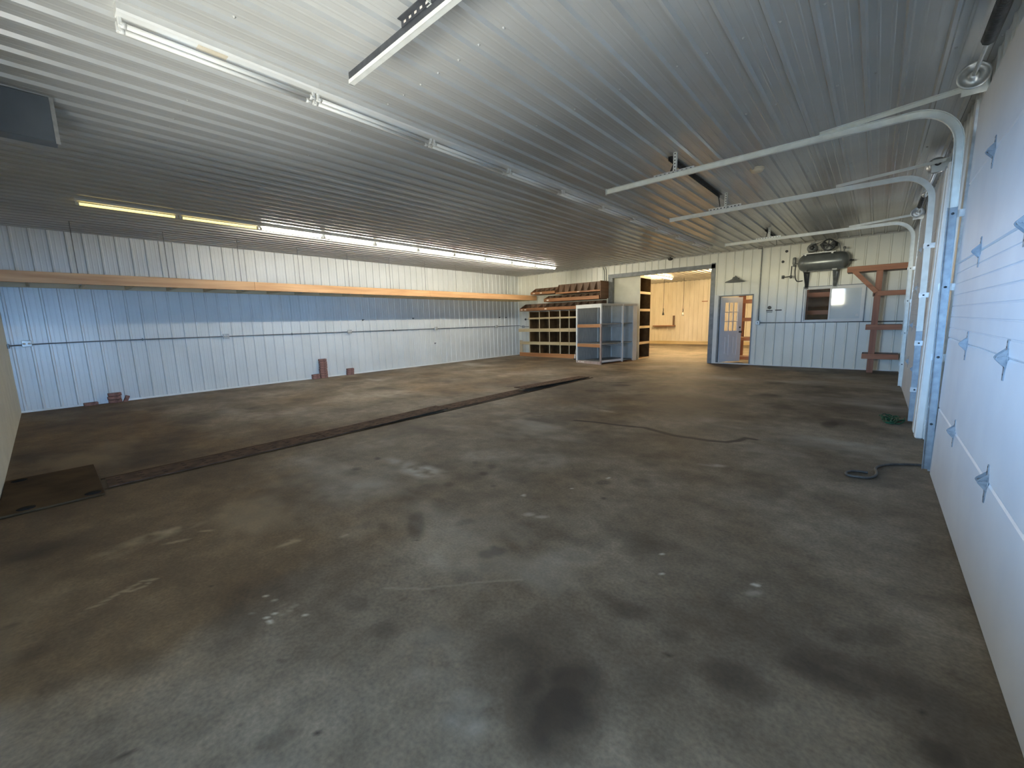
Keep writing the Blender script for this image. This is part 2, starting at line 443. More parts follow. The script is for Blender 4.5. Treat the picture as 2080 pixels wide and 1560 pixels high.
# ================================================================== SETTING
# ---- floor: one slab through both bays; stains, scuffs and a brown tint are held as a colour attribute
DARK=[(-2.413, 1.63, 0.049, 0.039, 0.175, -0.126, 0.6), (-2.587, 1.732, 0.043, 0.034, 0.213, -0.151, 0.25), (-2.463, 1.95, 0.087, 0.069, 0.118, -0.098, 0.35), (-1.728, 1.672, 0.039, 0.031, 0.035, -0.036, 0.7), (-1.697, 1.74, 0.039, 0.032, 0.035, -0.037, 0.7), (-1.742, 1.755, 0.022, 0.018, 0.02, -0.021, 0.7), (-1.677, 1.764, 0.02, 0.016, 0.019, -0.021, 0.6), (-0.761, 1.094, 0.119, 0.1, 0.094, -0.137, 0.6), (-0.787, 1.236, 0.091, 0.076, 0.055, -0.087, 0.5), (-0.863, 1.06, 0.079, 0.066, 0.076, -0.097, 0.35), (-0.316, 1.674, 0.114, 0.022, 0.001, -0.085, 0.35), (-0.243, 1.661, 0.075, -0.008, -0.008, -0.068, 0.3), (-1.6, 2.135, 0.258, 0.072, 0.061, -0.103, 0.4), (-1.346, 2.174, 0.152, 0.054, 0.044, -0.088, 0.3), (-2.371, 0.772, 0.03, 0.152, 0.147, -0.031, 0.35), (-2.27, 0.432, -0.019, 0.113, 0.176, -0.004, 0.35), (-2.23, 0.342, 0.018, 0.069, 0.082, -0.005, 0.2), (-1.653, 0.9, 0.055, 0.046, 0.057, -0.035, 0.3), (-1.475, 1.027, 0.073, 0.06, 0.064, -0.048, 0.2), (-2.34, 0.086, 0.036, 0.075, 0.111, -0.001, 0.35), (-1.948, 0.906, 0.057, 0.047, 0.066, -0.035, 0.3), (-1.672, 1.461, 0.113, 0.049, 0.037, -0.042, 0.25), (-1.611, 1.604, 0.069, 0.056, 0.049, -0.051, 0.2), (-1.368, 8.614, 0.219, 0.082, 0.031, -0.19, 0.8), (-1.538, 10.273, 0.191, 0.056, 0.035, -0.228, 0.8), (-2.763, 9.421, 0.216, 0.136, 0.064, -0.213, 0.5), (-2.427, 7.729, 0.426, 0.026, 0.09, -0.295, 0.45), (-3.256, 7.36, 0.151, 0.1, 0.065, -0.145, 0.5), (-4.086, 8.253, 0.16, 0.101, 0.078, -0.156, 0.5), (-0.346, 6.725, 0.079, 0.057, 0.014, -0.215, 0.5), (-2.026, 4.899, 0.22, 0.161, 0.036, -0.086, 0.15), (-4.42, 3.356, 0.409, 0.053, 0.234, -0.201, 0.4), (-3.938, 3.133, 0.251, 0.186, 0.17, -0.139, 0.25), (-5.179, 3.312, 0.244, 0.176, 0.21, -0.139, 0.2), (-5.968, 5.76, 0.515, 0.34, 0.209, -0.205, 0.15), (-8.499, 4.855, 0.504, 0.325, 0.265, -0.155, 0.15), (-3.987, 2.256, 0.027, 0.02, 0.045, -0.027, 0.8), (-2.807, 2.83, 0.04, 0.031, 0.045, -0.046, 0.5), (-2.734, 2.646, 0.034, 0.026, 0.037, -0.037, 0.5), (-3.035, 2.822, 0.021, 0.016, 0.033, -0.032, 0.5), (-2.796, 2.261, 0.039, 0.031, 0.04, -0.034, 0.5), (-2.447, 2.49, 0.021, 0.016, 0.019, -0.02, 0.5), (-1.719, 3.156, 0.055, 0.043, 0.028, -0.05, 0.5), (-1.557, 2.861, 0.023, -0.003, 0.008, -0.022, 0.8), (-1.465, 3.353, 0.109, 0.02, 0.037, -0.098, 0.4), (-2.52, 2.13, 0.099, 0.077, 0.104, -0.092, 0.3), (-2.15, 1.877, 0.033, 0.056, 0.036, -0.028, 0.35), (-2.572, 1.457, 0.034, 0.027, 0.046, -0.028, 0.4), (-4.03, 1.598, 0.025, 0.065, 0.057, -0.021, 0.35), (-3.865, 1.948, 0.017, 0.044, 0.043, -0.02, 0.4), (-3.931, 1.087, 0.013, 0.146, 0.112, -0.026, 0.3), (-4.836, 0.813, 0.024, 0.167, 0.2, -0.031, 0.25), (-2.217, 1.49, 0.013, 0.011, 0.008, -0.006, 0.8), (-2.725, 0.454, 0.001, 0.011, 0.012, -0.001, 0.9), (-2.775, 0.025, 0.009, 0.013, 0.013, -0.0, 0.8), (-1.644, 0.291, 0.001, 0.007, 0.008, 0.0, 0.9), (-1.395, 0.47, -0.001, 0.007, 0.007, 0.0, 0.9), (-3.137, -0.283, 0.012, 0.01, 0.022, 0.001, 0.8), (-1.827, 0.003, 0.005, 0.004, 0.006, -0.001, 0.8), (-1.771, 1.09, 0.01, 0.008, 0.007, -0.005, 0.7), (-1.837, 0.514, 0.014, 0.011, 0.014, -0.005, 0.4), (-0.559, 1.618, 0.017, 0.003, 0.001, -0.012, 0.7), (0.241, 1.946, 0.008, 0.007, -0.0, -0.008, 0.8), (0.032, 1.919, 0.082, -0.005, -0.007, -0.043, 0.3), (-0.094, 1.905, 0.088, -0.021, -0.009, -0.057, 0.25), (0.119, 2.325, 0.084, 0.069, 0.0, -0.096, 0.2), (0.266, 1.775, 0.055, 0.011, -0.014, -0.06, 0.4), (-0.453, 1.169, 0.05, 0.042, 0.016, -0.038, 0.25), (-1.474, 0.376, 0.019, 0.06, 0.037, -0.002, 0.3), (-2.036, -0.05, -0.016, 0.049, 0.054, 0.01, 0.3), (-2.435, -0.154, 0.014, 0.058, 0.047, 0.005, 0.35), (-2.796, -0.24, 0.035, 0.085, 0.067, 0.006, 0.3), (-6.537, 0.808, 0.022, 0.277, 0.396, -0.048, 0.2), (-3.989, -0.111, 0.079, 0.239, 0.173, 0.005, 0.3), (-3.478, 0.022, 0.077, 0.183, 0.108, -0.0, 0.25), (-0.808, 1.77, 0.112, 0.032, 0.016, -0.058, 0.3), (-0.978, 1.776, 0.064, 0.009, 0.012, -0.039, 0.25), (-0.58, 1.747, 0.055, 0.017, 0.007, -0.039, 0.25), (0.018, 2.241, 0.049, 0.061, 0.007, -0.055, 0.25)]
LIGHT=[(-3.247, 2.318, 0.245, 0.083, 0.137, -0.113, 0.55), (-3.63, 2.349, 0.259, 0.065, 0.099, -0.076, 0.3), (-3.746, 0.417, 0.038, 0.184, 0.059, -0.005, 0.6), (-3.722, 0.306, 0.023, 0.149, 0.076, -0.004, 0.4), (-3.652, 0.124, 0.042, 0.111, 0.07, -0.002, 0.3), (-3.511, 0.434, 0.027, 0.069, 0.018, -0.002, 0.5), (-3.531, 0.607, 0.034, 0.04, 0.018, -0.003, 0.5), (-2.519, 3.292, 0.246, 0.187, 0.168, -0.221, 0.13999999999999999), (-3.046, 3.093, 0.304, 0.23, 0.164, -0.17, 0.175), (-1.855, 2.261, 0.035, 0.028, 0.02, -0.025, 0.4), (-1.758, 2.287, 0.04, 0.032, 0.014, -0.019, 0.4), (-2.869, 0.917, 0.011, 0.07, 0.022, -0.005, 0.5), (-2.87, 0.965, 0.032, 0.026, 0.021, -0.008, 0.5), (-2.665, 1.213, 0.003, 0.032, 0.021, -0.007, 0.4), (-1.302, 1.988, 0.142, 0.115, 0.059, -0.091, 0.13999999999999999), (-1.029, 0.869, 0.085, 0.071, 0.072, -0.067, 0.2), (-1.352, 0.959, 0.135, 0.112, 0.131, -0.103, 0.13999999999999999), (-4.104, 4.866, 0.531, 0.217, 0.177, -0.217, 0.175), (-3.67, 5.617, 0.265, 0.184, 0.105, -0.161, 0.175), (-3.121, 5.772, 0.217, -0.002, 0.033, -0.064, 0.4), (-3.319, 1.632, 0.217, 0.295, 0.23, -0.111, 0.13999999999999999), (-4.552, 2.545, 0.138, 0.319, 0.2, -0.108, 0.13999999999999999), (-6.651, 6.049, 0.472, 0.593, 0.304, -0.275, 0.175), (-7.007, 8.764, 0.59, 0.348, 0.264, -0.331, 0.175), (-7.517, 4.738, 0.479, 0.76, 0.437, -0.275, 0.13999999999999999), (-7.537, 2.449, 0.178, 0.627, 0.398, -0.129, 0.13999999999999999), (-2.385, 0.624, 0.002, 0.009, 0.01, -0.002, 0.9), (-2.3, 0.632, -0.002, 0.011, 0.01, -0.001, 0.9), (-2.299, 0.554, -0.001, 0.008, 0.009, -0.001, 0.8), (-2.19, 0.56, -0.001, 0.01, 0.013, -0.001, 0.9), (-2.194, 0.598, -0.001, 0.01, 0.013, -0.001, 0.9), (-2.146, 0.614, -0.001, 0.008, 0.011, -0.001, 0.9), (-2.161, 0.672, -0.005, 0.011, 0.009, -0.0, 0.9), (-2.063, 0.696, -0.001, 0.011, 0.008, -0.001, 0.9), (-2.147, 0.564, 0.012, 0.01, 0.011, -0.004, 0.9), (-2.063, 0.612, 0.006, 0.005, 0.007, -0.003, 0.8), (-2.289, 0.52, -0.001, 0.008, 0.009, -0.0, 0.4), (-2.181, 0.699, -0.001, 0.009, 0.009, -0.001, 0.4), (-0.883, 2.368, 0.007, 0.006, 0.004, -0.011, 1), (-0.796, 2.167, 0.008, 0.006, 0.004, -0.009, 1), (-0.373, 2.386, 0.015, 0.009, 0.002, -0.015, 1), (0.068, 2.813, 0.006, 0.005, 0.0, -0.008, 0.8), (-2.108, 2.503, 0.01, 0.008, 0.013, -0.015, 1), (-1.734, 3.277, 0.011, 0.008, 0.009, -0.016, 1), (-1.863, 2.863, 0.008, 0.007, 0.009, -0.013, 1), (-0.368, 2.301, 0.035, 0.029, 0.005, -0.026, 0.25), (-1.083, 4.202, 0.122, 0.047, 0.011, -0.044, 0.3)]
TRAILS=[([(-3.166, 4.975), (-2.85, 5.058), (-2.524, 5.088), (-2.203, 5.158), (-1.973, 5.082), (-1.759, 5.012), (-1.588, 5.03), (-1.366, 5.04), (-1.193, 5.094), (-1.097, 5.239), (-1.053, 5.399), (-0.95, 5.399)], 0.045, -0.9), ([(-2.994, -0.032), (-3.029, 0.043), (-3.064, 0.105), (-3.079, 0.154), (-3.103, 0.204), (-3.064, 0.26)], 0.012, 0.45), ([(-3.059, 0.115), (-3.021, 0.163), (-3.035, 0.213), (-3.078, 0.249)], 0.01, 0.5), ([(-1.934, 1.073), (-1.76, 1.21), (-1.637, 1.354), (-1.512, 1.502), (-1.383, 1.63)], 0.008, 0.16), ([(-5.098, 8.226), (-4.299, 8.633), (-3.419, 9.009), (-2.613, 9.431)], 0.05, -0.35), ([(-2.613, 9.431), (-1.957, 9.08)], 0.03, -0.2)]

def lattice(seed, X, Y, cell):
    rng = np.random.RandomState(seed)
    g = rng.rand(256, 256)
    x, y = X / cell + 37.3, Y / cell + 91.7
    xi, yi = np.floor(x).astype(int), np.floor(y).astype(int)
    fx, fy = x - xi, y - yi
    fx, fy = fx * fx * (3 - 2 * fx), fy * fy * (3 - 2 * fy)
    q = lambda i, j: g[i % 256, j % 256]
    return (q(xi, yi) * (1 - fx) + q(xi + 1, yi) * fx) * (1 - fy) + (q(xi, yi + 1) * (1 - fx) + q(xi + 1, yi + 1) * fx) * fy

def fbm(seed, X, Y, cell, octv=4):
    v, a, t = 0, 1, 0
    for i in range(octv):
        v = v + a * lattice(seed + i, X, Y, cell / 2 ** i); t += a; a *= .55
    return v / t

def axis_pts(parts):
    out = []
    for a, b, st in parts:
        n = max(1, int(round((b - a) / st)))
        out += [a + (b - a) * i / n for i in range(n)]
    return np.array(out + [parts[-1][1]])

gx = axis_pts([(-12.6, XL, .9), (XL, -5.5, .07), (-5.5, -4.0, .03), (-4.0, XR, .019), (XR, 1.2, .3)])
gy = axis_pts([(-.7, YN, .27), (YN, 0.05, .05), (0.05, 1.9, .019), (1.9, 5.6, .022), (5.6, 9.0, .05), (9.0, 14.0, .10), (14.0, YF + .3, .7)])
GX, GY = np.meshgrid(gx, gy)
nx, ny = len(gx), len(gy)
dark = np.zeros_like(GX); light = np.zeros_like(GX)
WX = GX + .16 * (fbm(3, GX, GY, .22, 4) - .5); WY = GY + .16 * (fbm(9, GX, GY, .22, 4) - .5)
for (cx, cy, ax, ay, bx, by, s) in DARK:
    small = math.hypot(ax, ay) < .12
    X, Y = (GX - cx, GY - cy) if small else (WX - cx, WY - cy)
    det = ax * by - ay * bx
    u = (X * by - Y * bx) / det; v = (ax * Y - ay * X) / det
    rr = np.sqrt(u * u + v * v)
    m = np.clip((1.3 - rr) / (.6 if small else .8), 0, 1)
    if not small: m = m * (.55 + .75 * fbm(33, GX, GY, .15, 4))
    dark = np.maximum(dark, np.clip(s * m, 0, 1))
for (cx, cy, ax, ay, bx, by, s) in LIGHT:
    det = ax * by - ay * bx
    X, Y = GX - cx, GY - cy
    u = (X * by - Y * bx) / det; v = (ax * Y - ay * X) / det
    rr = np.sqrt(u * u + v * v)
    m = np.clip((1.3 - rr) / .7, 0, 1)
    if math.hypot(ax, ay) > .10:
        m = m * np.clip(fbm(21, GX, GY, .10, 4) * 2.6 - .6, 0, 1.2)
    light = np.maximum(light, s * m)
for pts, w, s in TRAILS:
    dmin = np.full_like(GX, 9.0)
    for (a, b), (c, d) in zip(pts[:-1], pts[1:]):
        L2 = (c - a) ** 2 + (d - b) ** 2
        t = np.clip(((GX - a) * (c - a) + (GY - b) * (d - b)) / L2, 0, 1)
        dmin = np.minimum(dmin, np.hypot(GX - a - t * (c - a), GY - b - t * (d - b)))
    m = np.clip((w * (.65 + .7 * fbm(5, GX, GY, .25, 3)) - dmin) / (w * .5) + .3, 0, 1) * abs(s)
    if s < 0: dark = np.maximum(dark, m)
    else: light = np.maximum(light, m)
n1 = fbm(40, GX, GY, 1.6, 5); n2 = fbm(60, GX, GY, .45, 4); n3 = fbm(80, GX * .5, GY, .8, 5)
dark = np.clip(dark + np.clip((n1 - .52) * 2.2, 0, .42) + np.clip((n2 - .58) * 2.0, 0, .35), 0, 1)
light = np.clip(light + np.clip((n3 - .58) * 1.6, 0, .3) * (GY < YB), 0, 1)
rust_brown = np.clip(fbm(120, GX, GY, 1.3, 5) * 2.4 - .95 + .75 * np.exp(-((GX + 5.4) / 2.6) ** 2) * np.clip((3.5 - GY) / 3, 0, 1) + .8 * np.clip((-1.2 - GX) / 1.6, 0, 1) * np.clip((1.7 - GY) / 1.3, 0, 1) * (.5 + fbm(150, GX, GY, .5, 4)), 0, 1) * (GY < YB) * np.clip((-.6 - GX) / 1.8, 0.08, 1)  # mottled brown tint, stronger and darker towards the near left floor
verts = np.stack([GX.ravel(), GY.ravel(), np.zeros(GX.size)], 1)
idx = np.arange(nx * ny).reshape(ny, nx)
quads = np.stack([idx[:-1, :-1].ravel(), idx[:-1, 1:].ravel(), idx[1:, 1:].ravel(), idx[1:, :-1].ravel()], 1)
fme = bpy.data.meshes.new('floor')
fme.vertices.add(len(verts)); fme.vertices.foreach_set('co', verts.ravel())
fme.loops.add(quads.size); fme.loops.foreach_set('vertex_index', quads.ravel().astype(np.int32))
fme.polygons.add(len(quads)); fme.polygons.foreach_set('loop_start', np.arange(0, quads.size, 4, dtype=np.int32))
fme.update(calc_edges=True)
at_ = fme.attributes.new('wear', 'FLOAT_COLOR', 'POINT')
at_.data.foreach_set('color', np.stack([dark.ravel(), light.ravel(), rust_brown.ravel(), np.ones(GX.size)], 1).ravel().astype(np.float32))
floor = bpy.data.objects.new('floor', fme); COL.objects.link(floor)
tag(floor, kind='structure')

def concrete():
    m = bpy.data.materials.new('stained_concrete'); m.use_nodes = True
    nt, N, L = nodes_of(m); b = N['Principled BSDF']
    tc = N.new('ShaderNodeTexCoord')
    nz = N.new('ShaderNodeTexNoise'); nz.inputs['Scale'].default_value = 1.1; nz.inputs['Detail'].default_value = 9; nz.inputs['Roughness'].default_value = .62
    nf = N.new('ShaderNodeTexNoise'); nf.inputs['Scale'].default_value = 55; nf.inputs['Detail'].default_value = 5
    L.new(tc.outputs['Object'], nz.inputs['Vector']); L.new(tc.outputs['Object'], nf.inputs['Vector'])
    cr = N.new('ShaderNodeValToRGB'); e = cr.color_ramp.elements
    e[0].position, e[0].color = .32, (0.108, 0.082, 0.055, 1)
    e[1].position, e[1].color = .70, (0.285, 0.243, 0.186, 1)
    L.new(nz.outputs['Fac'], cr.inputs['Fac'])
    mg = N.new('ShaderNodeMix'); mg.data_type = 'RGBA'; mg.blend_type = 'OVERLAY'; mg.inputs['Factor'].default_value = .5
    L.new(cr.outputs['Color'], mg.inputs[6]); L.new(nf.outputs['Fac'], mg.inputs[7])
    nm = N.new('ShaderNodeTexNoise'); nm.inputs['Scale'].default_value = 7.5; nm.inputs['Detail'].default_value = 8; nm.inputs['Roughness'].default_value = .65
    L.new(tc.outputs['Object'], nm.inputs['Vector'])
    ma = N.new('ShaderNodeMapRange'); ma.inputs['From Min'].default_value = .35; ma.inputs['From Max'].default_value = .65; ma.inputs['To Min'].default_value = .80; ma.inputs['To Max'].default_value = 1.12
    L.new(nm.outputs['Fac'], ma.inputs['Value'])
    mh = N.new('ShaderNodeVectorMath'); mh.operation = 'SCALE'
    L.new(mg.outputs[2], mh.inputs[0]); L.new(ma.outputs['Result'], mh.inputs['Scale'])
    at = N.new('ShaderNodeAttribute'); at.attribute_name = 'wear'
    sp = N.new('ShaderNodeSeparateColor'); L.new(at.outputs['Color'], sp.inputs['Color'])
    m1 = N.new('ShaderNodeMix'); m1.data_type = 'RGBA'
    m1.inputs[7].default_value = (0.040, 0.030, 0.022, 1)
    L.new(sp.outputs['Red'], m1.inputs['Factor']); L.new(mh.outputs['Vector'], m1.inputs[6])
    m2 = N.new('ShaderNodeMix'); m2.data_type = 'RGBA'
    m2.inputs[7].default_value = (0.56, 0.54, 0.48, 1)
    L.new(sp.outputs['Green'], m2.inputs['Factor']); L.new(m1.outputs[2], m2.inputs[6])
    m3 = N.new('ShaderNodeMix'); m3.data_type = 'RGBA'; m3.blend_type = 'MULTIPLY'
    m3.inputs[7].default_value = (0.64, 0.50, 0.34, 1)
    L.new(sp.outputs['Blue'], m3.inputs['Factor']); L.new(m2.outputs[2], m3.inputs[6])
    L.new(m3.outputs[2], b.inputs['Base Color'])
    mr = N.new('ShaderNodeMapRange'); mr.inputs['To Min'].default_value = .62; mr.inputs['To Max'].default_value = .85
    L.new(nz.outputs['Fac'], mr.inputs['Value']); L.new(mr.outputs['Result'], b.inputs['Roughness'])
    b.inputs['Specular IOR Level'].default_value = .35
    bp = N.new('ShaderNodeBump'); bp.inputs['Strength'].default_value = .12; bp.inputs['Distance'].default_value = .01
    L.new(nf.outputs['Fac'], bp.inputs['Height']); L.new(bp.outputs['Normal'], b.inputs['Normal'])
    return m
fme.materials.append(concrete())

# ---- ceiling: ribs run along Y; screw heads in rows under the purlins
mb = MB()
ribbed(mb, (0, 0, ZC), (1, 0, 0), (0, 1, 0), (0, 0, -1), 0.008, [(XL - .95, XR + .5, YN - .12, YF + .12)], h=.026, minor=.0022)
rng = random.Random(3)
for yy in (1.05, 2.27, 3.49, 4.71, 5.93, 7.15):
    for k in range(-30, 3):
        x = .008 + k * P + .05 + rng.uniform(-.01, .01)
        if XL < x < XR and rng.random() < .8:
            mb.lathe((x, yy + rng.uniform(-.02, .02), ZC), (0, 0, -1), [(.010, 0), (.010, .003), (.006, .005), (.005, .009), (0, .009)], 8)
struct('ceiling', mb, 'ceil_steel')

# ---- left wall
mb = MB()
ribbed(mb, (XL, 0, 0), (0, 1, 0), (0, 0, 1), (1, 0, 0), 0.773, [(YN - .05, YB + .02, 0, ZC)])
struct('wall_left', mb, 'wall_steel')
mb = MB()
mb.box(XL, XL + .028, YN, YB, 0, .035)
struct('baseboard_left', mb, 'white')

# ---- back wall, with the wide opening, the walk-through door and the window cut out of it
OPX0, OPX1, OPZ = -7.40, -3.80, 3.0
DX0, DX1, DZ = -3.66, -2.72, 2.07
BX0, BX1, BZ0, BZ1 = -1.52, -0.245, 1.24, 2.16
mb = MB()
ribbed(mb, (0, YB, 0), (1, 0, 0), (0, 0, 1), (0, -1, 0), -2.38, [
    (XL, OPX0, 0, ZC), (OPX0, OPX1, OPZ, ZC), (OPX1, DX0, 0, ZC), (DX0, DX1, DZ, ZC), (DX1, BX0, 0, ZC),
    (BX0, BX1, 0, BZ0), (BX0, BX1, BZ1, ZC), (BX1, XR + .02, 0, ZC)], minor=0.0, h=.016)
# wall thickness showing in the openings and the back face of the wall
for (x0, x1, z0, z1) in ((XL - .8, OPX0, 0, ZC), (OPX0, OPX1, OPZ, ZC), (OPX1, DX0, 0, ZC), (DX0, DX1, DZ, ZC), (DX1, BX0, 0, ZC), (BX0, BX1, 0, BZ0), (BX0, BX1, BZ1, ZC), (BX1, XR + .4, 0, ZC)):
    mb.box(x0, x1, YB + .004, YB + .12, z0, z1)
struct('wall_back', mb, 'back_steel')

mb = MB()
mb.box(OPX0, OPX0 + .17, YB - .012, YB + .125, 0, OPZ)
mb.box(OPX1 - .11, OPX1 + .012, YB - .022, YB + .125, 0, OPZ + .06)
mb.box(OPX0, OPX1, YB - .022, YB + .125, OPZ - .10, OPZ + .03)
struct('trim_1', mb, 'trim_grey')
mb = MB()
mb.box(XL, OPX0, YB - .03, YB, ZC - .04, ZC); mb.box(OPX1, XR, YB - .03, YB, ZC - .04, ZC); mb.box(OPX0, OPX1, YB - .03, YB, ZC - .04, ZC)
struct('trim_2', mb, 'grey_paint')
mb = MB()
mb.box(DX1, 0.4, YB - .022, YB, 0, .02)
struct('baseboard_back', mb, 'white')

# ---- near wall, behind the photographer, with its window
mb = MB()
mb.box(XL - .2, WX0, YN - .13, YN, 0, ZC); mb.box(WX1, XR + .2, YN - .13, YN, 0, ZC)
mb.box(WX0, WX1, YN - .13, YN, 0, WZ0); mb.box(WX0, WX1, YN - .13, YN, WZ1, ZC)
struct('wall_near', mb, 'plywood')
w2 = tag(bpy.data.objects.new('window_2', None), kind='structure'); COL.objects.link(w2)
mb = MB(); f = .055
mb.box(WX0, WX0 + f, YN - .10, YN + .01, WZ0, WZ1); mb.box(WX1 - f, WX1, YN - .10, YN + .01, WZ0, WZ1)
mb.box(WX0 + f, WX1 - f, YN - .10, YN + .01, WZ0, WZ0 + f); mb.box(WX0 + f, WX1 - f, YN - .10, YN + .01, WZ1 - f, WZ1)
mx_ = (WX0 + WX1) / 2
mb.box(mx_ - .03, mx_ + .03, YN - .09, YN, WZ0 + f, WZ1 - f)
mb.build('window_frame', 'white', w2)
mb = MB(); mb.box(WX0 + f, WX1 - f, YN - .045, YN - .04, WZ0 + f, WZ1 - f); mb.build('pane', 'glass', w2)

# ---- right wall with two overhead doors
D1 = (1.66, 5.10); D2 = (7.42, 10.80); DH = 3.06
mb = MB()
ribbed(mb, (XR, 0, 0), (0, 1, 0), (0, 0, 1), (-1, 0, 0), 0.12, [
    (YN, EY0, 0, ZC), (EY0, EY1, EZ1, ZC), (EY1, D1[0], 0, ZC), (D1[0], D1[1], DH, ZC), (D1[1], D2[0], 0, ZC), (D2[0], D2[1], DH, ZC), (D2[1], YB, 0, ZC)], minor=0.0, h=.012)
struct('wall_right', mb, 'wall_steel')
# frame of the unseen doorway added to light the left wall
d4 = tag(bpy.data.objects.new('door_4', None), kind='structure'); COL.objects.link(d4); d4.location = (XR, EY0, 0)
mb = MB()
mb.box(XR - .02, XR + .12, EY0, EY0 + .04, 0, EZ1); mb.box(XR - .02, XR + .12, EY1 - .04, EY1, 0, EZ1); mb.box(XR - .02, XR + .12, EY0 + .04, EY1 - .04, EZ1 - .04, EZ1)
mb.build('door_frame', 'white', d4)

def overhead_door(name, y0, y1, full):
    root = tag(bpy.data.objects.new(name, None), kind='structure'); COL.objects.link(root)
    root.location = (XR, (y0 + y1) / 2, 0)
    xf = 0.478
    for k in range(5):
        z0, z1 = .612 * k, .612 * (k + 1) - .004
        # inner face outline in (x, z): shallow embossed lines, a rounded tongue at each joint
        pts = [(XR - .004, z0), (xf + .006, z0), (xf, z0 + .008)]
        dep = .0035
        for j in range(6 if k == 2 else 0):
            zc = z0 + .085 + j * .0885
            pts += [(xf, zc - .006), (xf + dep, zc - .0015), (xf + dep, zc + .0015), (xf, zc + .006)]
        pts += [(xf, z1 - .008), (xf + .006, z1), (XR - .004, z1)]
        mb = MB(); mb.prism([(x, y0, z) for x, z in pts], (0, y1 - y0, 0)); mb.build('door_panel', 'door_white', root)
    mb = MB(); mb.box(xf + .004, XR - .006, y0, y1, -.0, .012); mb.build('bottom_seal', 'black_rubber', root)
    return root, xf

dA, xf = overhead_door('door_2', *D1, True)
dB, _ = overhead_door('door_3', *D2, True)

def hinge_mesh(y, z):
    mb = MB()
    x = xf
    # strap leaf flat on the panel, waisted at the ends
    mb.prism([(x - .0045, y - .009, z - .105), (x - .0045, y - .016, z - .04), (x - .0045, y - .032, z - .012), (x - .0045, y - .032, z + .018),
              (x - .0045, y - .016, z + .045), (x - .0045, y - .009, z + .09), (x - .0045, y + .009, z + .09), (x - .0045, y + .016, z + .045),
              (x - .0045, y + .032, z + .018), (x - .0045, y + .032, z - .012), (x - .0045, y + .016, z - .04), (x - .0045, y + .009, z - .105)], (.0045, 0, 0))
    # two ears that carry the pin
    for dy in (-.026, .024):
        mb.prism([(x - .001, y + dy, z - .045), (x - .034, y + dy, z - .006), (x - .038, y + dy, z + .004), (x - .034, y + dy, z + .014), (x - .001, y + dy, z + .05)], (0, .0025, 0))
    mb.cyl((x - .026, y - .034, z + .004), (x - .026, y + .034, z + .004), .006, 10)
    mb.cyl((x - .012, y - .03, z + .004), (x - .012, y + .03, z + .004), .010, 10)
    return mb

for y in (2.98, 4.12):
    for k in (1, 2, 3, 4):
        h = hinge_mesh(y, .612 * k - .004).build('hinge', 'hinge_steel', dA)
        mb = MB()
        for dz in (-.08, -.045, .05, .075):
            mb.lathe((xf - .0015, y, .612 * k + dz), (-1, 0, 0), [(.0055, 0), (.0055, .004), (0, .004)], 6)
        mb.build('hinge_bolt', 'dark_steel', h)
for k in (1, 2, 3, 4):
    for y in (8.4, 9.7):
        hinge_mesh(y, .612 * k - .004).build('hinge', 'hinge_steel', dB)

# white trim boards standing on the wall between the two overhead doors
for (y, w_, lab) in ((6.58, .16, 'white trim board on the right wall, the nearer of the pair between overhead doors'),
                (6.86, .20, 'white trim board on the right wall, the farther of the pair between overhead doors')):
    mb = MB(); mb.box(.448, XR - .013, y - w_ / 2, y + w_ / 2, 0, 3.0, bevel=.012)
    struct('trim_3', mb, 'white')
# door jamb angles
for y0, y1 in ((5.20, 5.30), (7.22, 7.32), (10.9, 11.0), (1.5, 1.6)):
    mb = MB(); mb.box(XR - .06, XR - .013, y0, y1, 0, DH + .06); struct('trim_4', mb, 'galv')

# ---- walk-through door in the back wall
d1 = tag(bpy.data.objects.new('door_1', None), kind='structure'); COL.objects.link(d1)
d1.location = (DX0, YB, 0)
mb = MB()
mb.box(DX0, DX0 + .035, YB - .02, YB + .13, 0, DZ); mb.box(DX1 - .03, DX1, YB - .015, YB + .13, 0, DZ); mb.box(DX0 + .035, DX1 - .03, YB - .015, YB + .13, DZ - .035, DZ)
mb.build('door_frame', 'trim_grey', d1)
mb = MB(); mb.box(OPX1 + .02, DX0 - .004, YB - .022, YB + .002, 0, DZ + .02); mb.build('door_casing', 'white', d1)
mb = MB(); mb.box(DX0 - .02, DX1 + .02, YB - .03, YB + .15, 0, .03, bevel=.004); mb.build('threshold', 'white', d1)
leaf = bpy.data.objects.new('door_leaf', None); COL.objects.link(leaf); leaf.parent = d1
leaf.location = (.045, .08, .035); leaf.rotation_euler = (0, 0, math.radians(54))
LW, LH, LT = .77, 1.985, .044
mb = MB()                                   # stiles and rails with real sunk panels; local x along leaf
def lb(x0, x1, z0, z1, t=LT): mb.box(x0, x1, -t / 2, t / 2, z0, z1)
lb(0, .15, 0, LH); lb(LW - .15, LW, 0, LH); lb(.15, LW - .15, LH - .16, LH); lb(.15, LW - .15, .84, .96); lb(.15, LW - .15, 0, .20); lb(LW / 2 - .06, LW / 2 + .06, .20, .84)
for xa, xb in ((.15, LW / 2 - .06), (LW / 2 + .06, LW - .15)):
    mb.box(xa, xb, -.012, .012, .20, .84); mb.box(xa + .05, xb - .05, -.017, .017, .26, .78, bevel=.004)
mb.build('leaf_slab', 'leaf_white', leaf, True)
mb = MB()
for k in (1, 2): mb.box(.15 + k * (LW - .3) / 3 - .011, .15 + k * (LW - .3) / 3 + .011, -.014, .014, .96, LH - .16)
for k in (1, 2): mb.box(.15, LW - .15, -.0135, .0135, .96 + k * (LH - 1.12) / 3 - .011, .96 + k * (LH - 1.12) / 3 + .011)
mb.build('muntins', 'white', leaf, True)
mb = MB(); mb.box(.15, LW - .15, -.003, .003, .96, LH - .16); mb.build('pane', 'glass', leaf, True)
